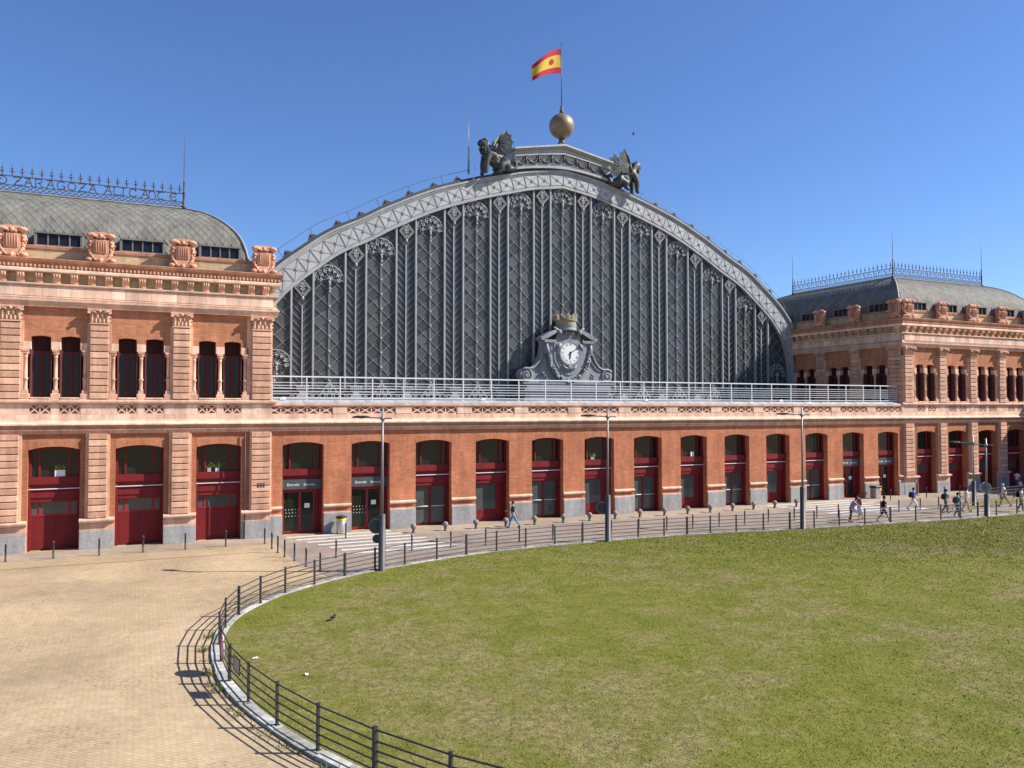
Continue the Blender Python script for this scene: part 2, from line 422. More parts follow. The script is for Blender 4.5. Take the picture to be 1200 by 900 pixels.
# ------------------------------------------------------------------ ground
g = MB(); g.add([(-1500, -1500, 0), (1500, -1500, 0), (1500, 1500, 0), (-1500, 1500, 0)], [(0, 1, 2, 3)])
ground = struct('ground', g, M['paver'])
POSTS = [(44.5, -13.4), (42.6, -13.3), (40.7, -13.2), (38.8, -13.1), (36.9, -13.0), (35.0, -12.9), (33.1, -12.8), (31.2, -12.7), (29.3, -12.65), (27.3, -12.6), (25.3, -12.55), (23.3, -12.5), (21.13, -12.42), (19.2, -12.38), (17.4, -12.35), (15.55, -12.25), (13.36, -12.02), (11.2, -11.8), (9.05, -11.6), (6.95, -11.42), (5.0, -11.2),
         (3.14, -11.0), (1.2, -10.75), (-.7, -10.45), (-2.5, -10.2), (-4.1, -10.0), (-5.7, -9.88), (-7.5, -9.8), (-9.4, -9.78), (-11.31, -9.84), (-13.12, -9.88), (-14.98, -9.98), (-16.84, -10.22), (-18.73, -10.58), (-20.54, -11.08), (-22.44, -11.74), (-24.12, -12.42), (-25.76, -13.27), (-27.33, -14.3), (-28.76, -15.46), (-29.93, -16.8),
         (-30.91, -18.33), (-31.54, -20.06), (-31.91, -21.95), (-32.03, -23.84), (-31.98, -25.85), (-31.7, -27.75), (-31.26, -29.6), (-30.65, -31.45), (-29.85, -33.3), (-28.85, -35.1), (-27.7, -36.75), (-26.4, -38.3), (-25, -39.75), (-23.5, -41.1), (-21.9, -42.4), (-20.2, -43.6), (-18.4, -44.7)]
FENCE = POSTS + [(-14, -47), (-5, -49.8), (6, -50.8)]
def catmull(P, step):
    P = [Vector(p) for p in P]; out = []
    Q = [P[0] * 2 - P[1]] + P + [P[-1] * 2 - P[-2]]
    for i in range(1, len(Q) - 2):
        a, b, c, d = Q[i - 1:i + 3]
        for k in range(24):
            t = k / 24
            out.append(.5 * ((2 * b) + (c - a) * t + (2 * a - 5 * b + 4 * c - d) * t * t + (3 * b - a - 3 * c + d) * t ** 3))
    out.append(P[-1])
    res = [out[0]]; acc = 0
    for p, q in zip(out, out[1:]):
        L = (q - p).length
        while L and acc + L >= step:
            r = (step - acc) / L; p = p + (q - p) * r; res.append(p.copy()); L = (q - p).length; acc = 0
        acc += L
    return res
def normals2(P):
    ns = []
    for i in range(len(P)):
        d = (P[min(i + 1, len(P) - 1)] - P[max(i - 1, 0)]).normalized(); ns.append(Vector((d.y, -d.x)))
    return ns      # points to the right of travel
FP = catmull(FENCE, .5); FN = normals2(FP)      # right of travel = outside (walked from the far right round to the near right)
# make sure normals point away from the lawn centre
if (FP[len(FP) // 2] - Vector((5, -30))).dot(FN[len(FP) // 2]) < 0: FN = [-n for n in FN]
# road strip between the bollard line and the lawn
rd = MB(); top = [(-26.9, -9.9), (-27.1, -8.2), (-27.2, -2.62)] + [(-22 + i * 4, -2.62) for i in range(18)]
pr = [Vector((x, y)) for x, y in top]
vs = [(x, y, .004) for x, y in top] + [(50, -9, .004), (50, -13, .004)] + [(p.x + n.x * .2, p.y + n.y * .2, .004) for p, n in zip(FP, FN) if p.x > -26.6 and p.y > -15]
rd.add(vs, [tuple(range(len(vs) - 1, -1, -1))])
road = struct('road', rd, M['road'])
fw = MB(); fw.box(-60, 49.7, -2.6, 0, -.05, .012); footway = struct('pavement', fw, M['walk'])
ch = MB(); ch.add([(-62, -4.25, .004), (-28.2, -4.95, .004), (-28.2, -4.87, .004), (-62, -4.17, .004)], [(0, 1, 2, 3)])
struct('dark_ground_strip', ch, M['iron_dark'])  # narrow dark strip lying flat on the pavers
# second lawn strip to the right
gs = MB(); st = catmull([(22.5, -9.4), (25, -8.1), (30, -7.0), (38, -6.4), (46, -6.2)], 1.); ns = normals2(st)
for i in range(len(st) - 1):
    a, b = st[i], st[i + 1]; wa = min(1.6, .3 + .25 * i) / 2; wb = min(1.6, .3 + .25 * (i + 1)) / 2
    gs.add([(a.x, a.y - wa, .02), (b.x, b.y - wb, .02), (b.x, b.y + wb, .02), (a.x, a.y + wa, .02)], [(0, 1, 2, 3)])
struct('grass_verge', gs, M['lawn'])
# painted crossings
def crossing(pts, n, L, wd, name):
    (xa, ya), (xb, yb) = pts
    for i in range(n):
        t = i / (n - 1); x = xa + (xb - xa) * t; y = ya + (yb - ya) * t; m = MB()
        m.add([(x, y - wd / 2, .017), (x + L, y - wd / 2, .017), (x + L, y + wd / 2, .017), (x, y + wd / 2, .017)], [(0, 1, 2, 3)])
        part('crossing_stripe', m, M['paint_road'], ground)
crossing(((-26.3, -.75), (-23.9, -7.4)), 7, 6.4, .46, 'l')
crossing(((10.6, -.9), (11.6, -7.3)), 7, 9.0, .5, 'r')

# lawn: a gentle dome inside the fence line
lw = MB(); inner = [(p.x - n.x * .12, p.y - n.y * .12) for p, n in zip(FP, FN)]
# close the loop far to the right
loop = [Vector(p) for p in inner]
C0 = Vector((14, -30)); rings = 22
def lawn_z(x, y, t): return .03 + .75 * (1 - t) ** .9 * (1 if t < 1 else 0) if False else .03 + .7 * (1 - t * t) * (.25 + .75 * (1 - t))
vs = [(C0.x, C0.y, lawn_z(0, 0, 0))]; fs = []; n = len(loop)
for k in range(1, rings + 1):
    t = (k / rings) ** .75
    for p in loop:
        q = C0 + (p - C0) * t; vs.append((q.x, q.y, lawn_z(q.x, q.y, t)))
for i in range(n - 1):
    fs.append((0, 1 + i, 2 + i))
    for k in range(rings - 1):
        a = 1 + k * n + i; fs.append((a, a + n, a + n + 1, a + 1))
fs.append((0, n, 1))
for k in range(rings - 1): fs.append((1 + k * n + n - 1, 1 + (k + 1) * n + n - 1, 1 + (k + 1) * n, 1 + k * n))
lw.add(vs, fs, True); lawn = struct('lawn', lw, M['lawn'])

# grass blades: dense near the camera, thinning with distance
rng = np.random.default_rng(3); LP = np.array([(p.x, p.y) for p in loop]); c0 = np.array([C0.x, C0.y])
NB = 520000
ang_i = rng.integers(0, n - 1, NB); fr = rng.random(NB); edge = LP[ang_i] * (1 - fr)[:, None] + LP[ang_i + 1] * fr[:, None]
tt = np.sqrt(rng.random(NB)); pos = c0 + (edge - c0) * tt[:, None]
cx, cy = camo.location.x, camo.location.y; dist = np.hypot(pos[:, 0] - cx, pos[:, 1] - cy)
# keep what the lens could see (with a margin) and thin it with distance
ang = np.arctan2(pos[:, 0] - cx, pos[:, 1] - cy) - .4369
keep = (np.abs(ang) < .75) & (rng.random(NB) < np.clip(34 / dist, .12, 1) ** 1.3) & (tt < .997)
pos = pos[keep]; tt = tt[keep]; dist = dist[keep]; nb = len(pos)
zz = .03 + .7 * (1 - tt * tt) * (.25 + .75 * (1 - tt)); a = rng.random(nb) * 2 * pi; h = rng.uniform(.012, .04, nb) * np.where(rng.random(nb) < .05, 2.1, 1.) * np.clip(dist / 40, .9, 1.2); wd = rng.uniform(.008, .017, nb) * np.clip(dist / 30, 1, 2.); le = rng.normal(0, .035, (nb, 2))
V = np.zeros((nb, 3, 3)); dx = np.cos(a) * wd; dy = np.sin(a) * wd
V[:, 0] = np.stack([pos[:, 0] - dx, pos[:, 1] - dy, zz], 1); V[:, 1] = np.stack([pos[:, 0] + dx, pos[:, 1] + dy, zz], 1)
V[:, 2] = np.stack([pos[:, 0] + le[:, 0], pos[:, 1] + le[:, 1], zz + h], 1)
me = bpy.data.meshes.new('grass'); me.vertices.add(nb * 3); me.vertices.foreach_set('co', V.reshape(-1)); me.loops.add(nb * 3)
me.loops.foreach_set('vertex_index', np.arange(nb * 3, dtype=np.int32)); me.polygons.add(nb)
me.polygons.foreach_set('loop_start', np.arange(0, nb * 3, 3, dtype=np.int32)); me.update(calc_edges=True)
me.materials.append(M['blade']); go = link('grass', me, None, None, 'stuff')
go['label'] = 'short patchy green and straw coloured grass covering the round lawn'; go['category'] = 'grass'

# kerb stones round the lawn
kp = catmull(FENCE, 1.0); kn = normals2(kp)
if (kp[len(kp) // 2] - Vector((5, -30))).dot(kn[len(kp) // 2]) < 0: kn = [-q for q in kn]
kerb = tag(link('kerb_edging', None, None, T(kp[0].x, kp[0].y, 0)), 'curved pale stone kerb edging round the lawn below the fence', 'kerb')
for i in range(len(kp) - 1):
    a, b, na, nb_ = kp[i], kp[i + 1], kn[i], kn[i + 1]; d = (b - a) * .012; m = MB(); hh = .075 + random.uniform(-.015, .015); jk = random.uniform(-.02, .02)
    qa = [a + d - na * .10, a + d + na * (.23 + jk), b - d + nb_ * (.23 + jk), b - d - nb_ * .10]
    m.add([(q.x, q.y, -.02) for q in qa] + [(q.x, q.y, hh) for q in qa], [(4, 7, 6, 5), (0, 1, 5, 4), (1, 2, 6, 5), (2, 3, 7, 6), (3, 0, 4, 7)])
    part('kerb_stone', m, M['kerb'], kerb)

# ------------------------------------------------------------------ fences
def fence(path, label, step, rails, hgt, off=0., thick=4, name='metal_fence'):
    P = catmull(path, step) if step else [Vector(p) for p in path]
    f = thing(name, label, 'fence', (P[0].x, P[0].y, 0))
    pm = MB(); pm.box(-.035, .035, -.03, .03, 0, hgt); pm.box(-.07, .07, -.06, .06, 0, .02); pm.box(-.04, .04, -.035, .035, hgt, hgt + .015); pme = pm.mesh('post', M['fence'])
    tm = MB(); tm.box(-.05, .05, -.04, .04, 0, hgt + .02); tm.box(-.09, .09, -.07, .07, 0, .02); tme = tm.mesh('post', M['fence'])
    for i, p in enumerate(P):
        d = P[min(i + 1, len(P) - 1)] - P[max(i - 1, 0)]
        part('post', tme if i % thick == 1 else pme, None, f, T(p.x, p.y, .06) @ RZ(atan2(d.y, d.x)))
    R = P
    for z in rails:
        m = MB(); m.tube([(p.x, p.y, z) for p in R], .021, 5); part('rail', m, M['fence'], f)
    return f
fence(POSTS, 'long curved charcoal metal fence with five rails round the lawn', 0, (.22, .42, .62, .82, 1.05), 1.04)
fence([(22.2, -8.9), (25, -7.1), (30, -6.0), (38, -5.4), (46, -5.2)], 'low charcoal metal fence along the thin grass verge at the far right', 2.0, (.25, .5, .75, 1.0), 1.0)

# signs hung on the near bend of the fence
def on_fence(y):
    best = min(FP, key=lambda p: abs(p.y - y) + (100 if p.x > -20 else 0)); i = FP.index(best); return best, FN[i]
q, nn = on_fence(-25.0)
rs = thing('round_sign', 'round red ringed prohibition sign hung on the curved fence', 'sign', (q.x, q.y, .74), rz=atan2(nn.y, nn.x) + pi / 2)
mr = W[rs.name]; dk = MB(); dk.prism([(.36 * cos(i * pi / 14), .36 * sin(i * pi / 14)) for i in range(28)], -.055, -.035); part('disc', dk, M['white'], rs, mr)
rg = MB(); rg.ring((0, 0), .325, .085, -.062, -.0555, n=28); rg.bar((-.22, -.059, .22), (.22, -.059, -.22), .06, .008); part('red_ring', rg, M['sign_red'], rs, mr)
q, nn = on_fence(-26.95)
ps = thing('sign_plate', 'small blank rectangular metal plate hung on the curved fence beside the red ringed sign', 'sign', (q.x, q.y, .8), rz=atan2(nn.y, nn.x) + pi / 2)
pl = MB(); pl.box(-.3, .3, -.05, -.035, -.19, .19); part('plate', pl, M['plate'], ps, W[ps.name])
pl = MB(); pl.box(-.31, -.29, -.056, -.028, -.2, .2); pl.box(.29, .31, -.056, -.028, -.2, .2); pl.box(-.29, .29, -.056, -.028, .18, .2); pl.box(-.29, .29, -.056, -.028, -.2, -.18); part('border', pl, M['black'], ps, W[ps.name])

# ------------------------------------------------------------------ station: shared pieces
def sphere_leaf(mb, c, r): mb.octa(c, r)
_cache = {}
def cached(key, fn):
    if key not in _cache: _cache[key] = fn()
    return _cache[key]

def me_block(wd, dp, h, mat):     # rusticated block, centred in x, front at -dp
    return cached(('blk', wd, dp, h, mat), lambda: MB().block(-wd / 2, wd / 2, -dp, 0, 0, h, .022).mesh('block', M[mat]))

def me_capital(wd):
    def f():
        m = MB(); h = .80
        def fr(z): return (wd / 2 - .03) + .10 * (z / h) ** 2.2, .24 + .12 * (z / h) ** 2.2
        zs = [0, .2, .4, .55, .66]
        for a, b in zip(zs, zs[1:]):
            xa, ya = fr(a); xb, yb = fr(b)
            m.add([(-xa, -ya, a), (xa, -ya, a), (xa, 0, a), (-xa, 0, a), (-xb, -yb, b), (xb, -yb, b), (xb, 0, b), (-xb, 0, b)], [(0, 1, 5, 4), (1, 2, 6, 5), (3, 0, 4, 7)])
        m.box(-wd / 2 - .03, wd / 2 + .03, -.29, 0, -.05, .03)
        m.box(-wd / 2 - .13, wd / 2 + .13, -.42, 0, .70, .80); m.box(-wd / 2 - .07, wd / 2 + .07, -.36, 0, .655, .70)
        rr = random.Random(4)
        for row, (z, k, r) in enumerate(((.16, 5, .10), (.38, 4, .11))):
            for i in range(k):
                x = (i - (k - 1) / 2) * wd / (k - .2)
                y = -fr(z)[1]
                m.add([(x - r, y, z - .13), (x + r, y, z - .13), (x + r * .9, y - .05, z + .05), (x, y - .12, z + .14), (x - r * .9, y - .05, z + .05), (x, y - .07, z - .1)],
                      [(0, 5, 4), (5, 1, 2), (4, 5, 3), (5, 2, 3), (4, 3, 2)])
        for s in (-1, 1):
            m.tube([(s * (wd / 2 + .05) , -.47, .60), (s * (wd / 2 + .05), -.2, .60)], .095, 8)
            m.tube([(s * .1, -.36, .5), (s * .25, -.4, .62), (s * (wd / 2 + .02), -.43, .66)], .035, 5)
            for z in (.14, .36): m.octa((s * (wd / 2 + .02), -.2, z), .09)
        m.ball((0, -.40, .66), .09, 6, 4)
        return m.mesh('capital', M['stone'])
    return cached(('cap', wd), f)

def me_bracket():
    def f():
        m = MB()
        pr = [(0, 0), (-.10, .03), (-.18, .12), (-.20, .24), (-.27, .29), (-.33, .35), (-.34, .50), (0, .50)]
        n = len(pr); w_ = .19
        m.add([(-w_, y, z) for y, z in pr] + [(w_, y, z) for y, z in pr], [tuple(range(n)), tuple(range(2 * n - 1, n - 1, -1))] + [(i, n + i, n + (i + 1) % n, (i + 1) % n) for i in range(n)])
        m.box(-.235, .235, -.37, 0, .50, .575)
        for x in (-.12, 0, .12): m.tube([(x, -.21, .24), (x, -.34, .38), (x, -.345, .5)], .05, 5)
        m.tube([(-.2, -.10, .07), (.2, -.10, .07)], .07, 7)
        return m.mesh('bracket', M['stone'])
    return cached('bracket', f)

def me_crest():
    def f():
        m = MB()
        m.prism([(-.40, .55), (-.36, .32), (-.2, .18), (0, .12), (.2, .18), (.36, .32), (.40, .55), (.40, 1.25), (-.40, 1.25)], -.26, .1)
        m.box(-.46, .46, -.02, .22, .04, 1.45)
        for s in (-1, 1):
            m.tube([(s * .2, -.2, 1.42), (s * .42, -.24, 1.5), (s * .6, -.26, 1.46), (s * .72, -.24, 1.42)], [.1, .13, .12, .07], 7)
            m.tube([(s * .50, -.28, 1.42), (s * .50, .1, 1.42)], .13, 9)
            for i in range(6):
                z = .42 + i * .165; m.ball((s * (.50 + .045 * sin(i * 2.3)), -.14 - .05 * cos(i * 1.7), z), .115, 6, 4)
            m.tube([(s * .56, -.06, .6), (s * .64, -.06, .9), (s * .58, -.06, 1.2)], .06, 5)
            m.ball((s * .56, -.18, .13), .17, 7, 5, (1.2, 1, .8))
            m.ball((s * .66, -.1, .95), .07, 6, 4)
            for i in range(4):
                a = .25 + i * .33; m.ball((s * .48 * cos(a) * .95, -.24, .42 - .36 * sin(a)), .10, 6, 4)
        m.ball((0, -.25, .08), .15, 7, 5)
        m.box(-.28, .28, -.28, .1, 1.47, 1.58); m.box(-.33, .33, -.24, .1, 1.58, 1.66); m.ball((0, -.26, 1.42), .14, 7, 5); m.ball((-.17, -.28, 1.36), .08, 6, 4); m.ball((.17, -.28, 1.36), .08, 6, 4)
        return m.mesh('crest', M['terra_light'])
    return cached('crest', f)
def me_shield():
    def f():
        m = MB(); m.block(-.29, .29, -.315, -.262, .48, 1.2, .03)
        for i in range(5): m.tube([(-.24 + .12 * i, -.318, .56), (-.24 + .12 * i, -.318, 1.12)], .022, 4)
        return m.mesh('shield', M['terracotta'])
    return cached('shield', f)

def me_column():
    def f():
        m = MB()
        m.box(-.17, .17, -.17, .17, 0, .18)
        m.lathe([(.15, .18), (.16, .22), (.12, .27), (.125, .75), (.165, .78), (.165, .84), (.12, .87), (.11, 1.95), (.14, 1.98), (.115, 2.0), (.12, 2.08), (.19, 2.24), (.20, 2.28)], n=10)
        m.box(-.2, .2, -.2, .2, 2.28, 2.38)
        for i in range(6):
            a = i * pi / 3; m.octa((.16 * cos(a), .16 * sin(a), 2.16), .06)
        return m.mesh('column', M['stone'])
    return cached('column', f)

def me_lattice(n, cw, h):
    """pierced stone panel of n crosses"""
    def f():
        m = MB(); L = n * cw
        m.box(-L / 2, L / 2, -.06, .02, 0, .05); m.box(-L / 2, L / 2, -.06, .02, h - .05, h)
        for i in range(n + 1):
            x = -L / 2 + i * cw; m.box(max(x - .035, -L / 2), min(x + .035, L / 2), -.058, .018, .05, h - .05)
        for i in range(n):
            a = -L / 2 + i * cw + .03; b = a + cw - .06
            m.bar((a, -.02, .05), (b, -.02, h - .05), .075, .07); m.bar((a, -.018, h - .05), (b, -.018, .05), .075, .066)
        return m.mesh('pierced_panel', M['stone_pale'])
    return cached(('lat', n, cw, h), f)

# windows of the upper floor (pair): meshes in bay-local coordinates, z from 8.2
def build_window(parent, F, x):
    zb, zi, zt = 8.28, 10.88, 11.5
    hw = .465
    m = MB(); y0, y1 = .36, .44
    m.box(-hw, -hw + .08, y0, y1, zb, zt); m.box(hw - .08, hw, y0, y1, zb, zt); m.box(-hw + .08, hw - .08, y0, y1, zb, zb + .09)
    m.box(-.10, .10, y0 - .02, y1, zb + .09, zi - .2); m.box(-hw + .08, hw - .08, y0, y1 - .01, zi - .2, zi - .08)
    w_ = part('window', cached('winframe', lambda: m.mesh('window', M['red_dark'])), None, parent, F @ T(x, 0, 0))
    mw = W[w_.name]
    for s, x0, x1 in ((0, -hw + .08, -.11), (1, .11, hw - .08)):
        part('pane', cached(('winpane', s), lambda: MB().box(x0, x1, .40, .42, zb + .09, zi - .2).mesh('pane', M['glass_win'])), None, w_, mw)
    def bl():
        b = MB(); b.box(-hw + .08, hw - .08, .405, .43, zi - .08, zt + .16)
        for i in range(5): b.box(-hw + .08, hw - .08, .39, .406, zi + .02 + i * .13, zi + .09 + i * .13)
        return b.mesh('blind', M['blind'])
    part('blind', cached('blind', bl), None, w_, mw)
    def sh(s):
        b = MB(); a = .16
        b.box(-.022, .022, .02, .34, zb + .02, zi - .04)
        for i in range(17): b.box(.022 if s < 0 else -.034, .034 if s < 0 else -.022, .05, .31, zb + .1 + i * .14, zb + .19 + i * .14)
        return b.mesh('shutter', M['shutter'])
    for s in (-1, 1):
        part('shutter', cached(('shut', s), lambda: sh(s)), None, w_, mw @ T(s * (hw + .03), 0, 0) @ RZ(s * .10))
    return w_

OPEN_HW, OPEN_ZS, OPEN_R = 1.235, 5.46, .18
# ground-floor arched doorway: local x centred, wall face at y=0
def doorway(parent, F, kind):
    hw = OPEN_HW; R = M['red']
    def frame():
        m = MB()
        for s in (-1, 1): m.box(min(s * hw, s * (hw - .14)), max(s * hw, s * (hw - .14)), .46, .82, 0.02, OPEN_ZS)
        arch_head(m, 0, hw, OPEN_ZS - .1, OPEN_R, OPEN_ZS + .25, .50, .75)
        for s in (-1, 1): m.box(s * .72 - .05, s * .72 + .05, .52, .66, 3.98, 5.62)
        m.box(-hw + .14, hw - .14, .55, .80, 2.62, 3.57)
        return m.mesh('doorway', M['red'])
    d = part('doorway', cached(('dw', 'f'), frame), None, parent, F); mw = W[d.name]
    def beam():
        m = MB(); m.box(-hw, hw, .40, .80, 3.575, 3.98); m.box(-hw, hw, .395, .41, 3.60, 3.64); return m.mesh('beam', M['red'])
    part('beam', cached('beam', beam), None, d, mw)
    for x0, x1, k in ((-hw + .14, -.77, 0), (-.67, .67, 1), (.77, hw - .14, 2)):
        part('pane', cached(('up', k), lambda: MB().prism([(x0, 3.98), (x1, 3.98)] + [(x1 + (x0 - x1) * i / 6, arch_z(x1 + (x0 - x1) * i / 6, hw, OPEN_ZS - .06, OPEN_R)) for i in range(7)], .60, .62).mesh('pane', M['glass'])), None, d, mw)
    if kind == 'entrance':
        part('sign_board', cached('signb', lambda: MB().box(-hw + .004, hw - .004, .43, .54, 2.74, 3.34).mesh('sign_board', M['sign_dark'])), None, d, mw)
        part('sign_edge', cached('signg', lambda: MB().box(-hw + .006, -hw + .10, .42, .43, 2.745, 3.335).mesh('sign_edge', M['green'])), None, d, mw)
        for txt, x, sc in (('Entrada', -.52, .24), ('Entrance', .46, .2)):
            part('lettering', cached(('txt', txt), lambda: text_mesh(txt, sc, M['white'])), None, d, mw @ T(x, .426, 2.95) @ Matrix.Rotation(pi / 2, 4, 'X'))
    else:
        part('light_bar', cached('lbar', lambda: MB().box(-hw + .01, hw - .01, .42, .50, 3.30, 3.345).mesh('light_bar', M['rail'])), None, d, mw)
        part('lower_beam', cached('lbeam', lambda: MB().prism([(-hw + .01, 2.85), (hw - .01, 2.85), (hw - .01, 3.2), (-hw + .01, 3.2)], .50, .549).mesh('lower_beam', M['red'])), None, d, mw)
    dy = .74
    def leaf(x0, x1, z0, z1, fr=.075):
        m = MB(); m.box(x0, x0 + fr, dy - .03, dy + .04, z0, z1); m.box(x1 - fr, x1, dy - .03, dy + .04, z0, z1)
        m.box(x0 + fr, x1 - fr, dy - .03, dy + .04, z0, z0 + fr * 1.6); m.box(x0 + fr, x1 - fr, dy - .03, dy + .04, z1 - fr, z1); return m
    if kind in ('entrance', 'double'):
        mt = M['pink_red'] if kind == 'entrance' else M['red']
        xs = ((-1.09, -.06), (-.06, .82)) if kind == 'entrance' else ((-1.09, -.02), (-.02, 1.09))
        for i, (x0, x1) in enumerate(xs):
            part('door', cached(('leaf', kind, i), lambda: leaf(x0, x1, .05, 2.62).mesh('door', mt)), None, d, mw)
            part('door_glass', cached(('lg', kind, i), lambda: MB().box(x0 + .075, x1 - .075, dy, dy + .015, .17, 2.545).mesh('door_glass', M['glass_low' if kind == 'double' else 'glass'])), None, d, mw)
            if kind == 'double':
                part('push_bar', cached(('pb', i), lambda: MB().tube([(x0 + .08, dy - .08, 1.25), (x1 - .08, dy - .08, 1.25)], .028, 6).mesh('push_bar', M['rail'])), None, d, mw)
        if kind == 'entrance':
            part('notice', cached('notice', lambda: MB().box(.22, .54, dy - .012, dy - .002, 1.55, 1.83).mesh('notice', M['paper'])), None, d, mw)
            def dots():
                m = MB()
                for i in range(5):
                    for j in range(3): m.prism([(-.93 + i * .19 + .03 * (j % 2), 1.05 + j * .2), (-.88 + i * .19 + .03 * (j % 2), 1.05 + j * .2), (-.905 + i * .19 + .03 * (j % 2), 1.12 + j * .2)], dy - .01, dy - .002)
                return m.mesh('glass_markings', M['paper'])
            part('glass_markings', cached('dots', dots), None, d, mw)
            part('side_panel', cached('sidep', lambda: MB().box(.82, 1.09, dy - .02, dy + .04, .03, 2.62).mesh('side_panel', M['red'])), None, d, mw)
    elif kind == 'pane':
        part('door_glass', cached('pg', lambda: MB().box(-.99, .55, dy, dy + .02, .74, 2.56).mesh('door_glass', M['glass_low'])), None, d, mw)
        part('door_frame', cached('pf', lambda: leaf(-1.09, .63, .66, 2.64, .1).mesh('door_frame', M['red'])), None, d, mw)
        part('panel', cached('pp', lambda: MB().box(-1.09, .63, dy - .02, dy + .05, .03, .655).mesh('panel', M['red'])), None, d, mw)
        part('side_panel', cached('sp2', lambda: MB().box(.634, 1.09, dy - .015, dy + .05, .03, 2.62).mesh('side_panel', M['red'])), None, d, mw)
    elif kind == 'shutter':
        for k, (x0, x1) in enumerate(((-1.06, -.76), (-.64, .66), (.78, 1.06))):
            part('pane', cached(('sg', k), lambda: MB().box(x0, x1, dy, dy + .02, 1.93, 2.58).mesh('pane', M['glass_low'])), None, d, mw)
        def fr():
            m = MB(); m.box(-1.09, 1.09, dy - .03, dy + .05, 1.84, 1.93); m.box(-1.09, 1.09, dy - .03, dy + .05, 2.58, 2.63)
            for x0, x1 in ((-1.09, -1.06), (-.76, -.64), (.66, .78), (1.06, 1.09)): m.box(x0, x1, dy - .03, dy + .05, 1.93, 2.58)
            return m.mesh('window_frame', M['pink_red'])
        part('window_frame', cached('sfr', fr), None, d, mw)
        for k, (x0, x1) in enumerate(((-1.09, -.004), (.004, 1.09))):
            part('panel', cached(('spn', k), lambda: MB().box(x0, x1, dy - .02, dy + .05, .03, 1.836).mesh('panel', M['red'])), None, d, mw)
    return d

def text_mesh(s, size, mat):
    cu = bpy.data.curves.new('lettering', 'FONT'); cu.body = s; cu.size = size; cu.align_x = 'CENTER'; cu.extrude = .002
    o = bpy.data.objects.new('lettering_tmp', cu); COL.objects.link(o)
    me = bpy.data.meshes.new_from_object(o.evaluated_get(bpy.context.evaluated_depsgraph_get()))
    bpy.data.objects.remove(o); bpy.data.curves.remove(cu); me.name = 'lettering'; me.materials.clear(); me.materials.append(mat); return me

# string course, frieze, and so on: profiles as (out, z)
STR_BED = [(0, 6.30), (.12, 6.32), (.12, 6.488), (0, 6.488)]
STR_FIL = [(0, 6.49), (.20, 6.49), (.225, 6.5), (.225, 6.56), (0, 6.563)]
STR_MID = [(0, 6.565), (.19, 6.565), (.2, 6.62), (.31, 6.72), (.31, 6.778), (0, 6.778)]
STR_TOP = [(0, 6.78), (.36, 6.78), (.39, 6.80), (.39, 6.89), (.30, 6.92), (0, 6.92)]
STR_BASE = [(0, 6.922), (.2, 6.922), (.14, 6.99), (.12, 7.098), (0, 7.098)]
def string_course(path, root):
    part('string_course', molding(path, STR_TOP), M['stone_cream'], root)
    part('string_base', molding(path, STR_BASE), M['stone_pale'], root)
    part('string_band', molding(path, STR_MID), M['terracotta'], root)
    part('string_fillet', molding(path, STR_FIL), M['stone_cream'], root)
    part('string_bed', molding(path, STR_BED), M['terra_light'], root)
def dentils(parent, F, L, y, z0, z1, pitch, mat, dep=.07, wd=.5):
    m = MB(); n = int(L / pitch)
    for i in range(n):
        x = (i + .5) * L / n; m.box(x - pitch * wd / 2, x + pitch * wd / 2, y - dep, y, z0, z1)
    part('dentil_band', m, M[mat], parent, F, 'stuff')

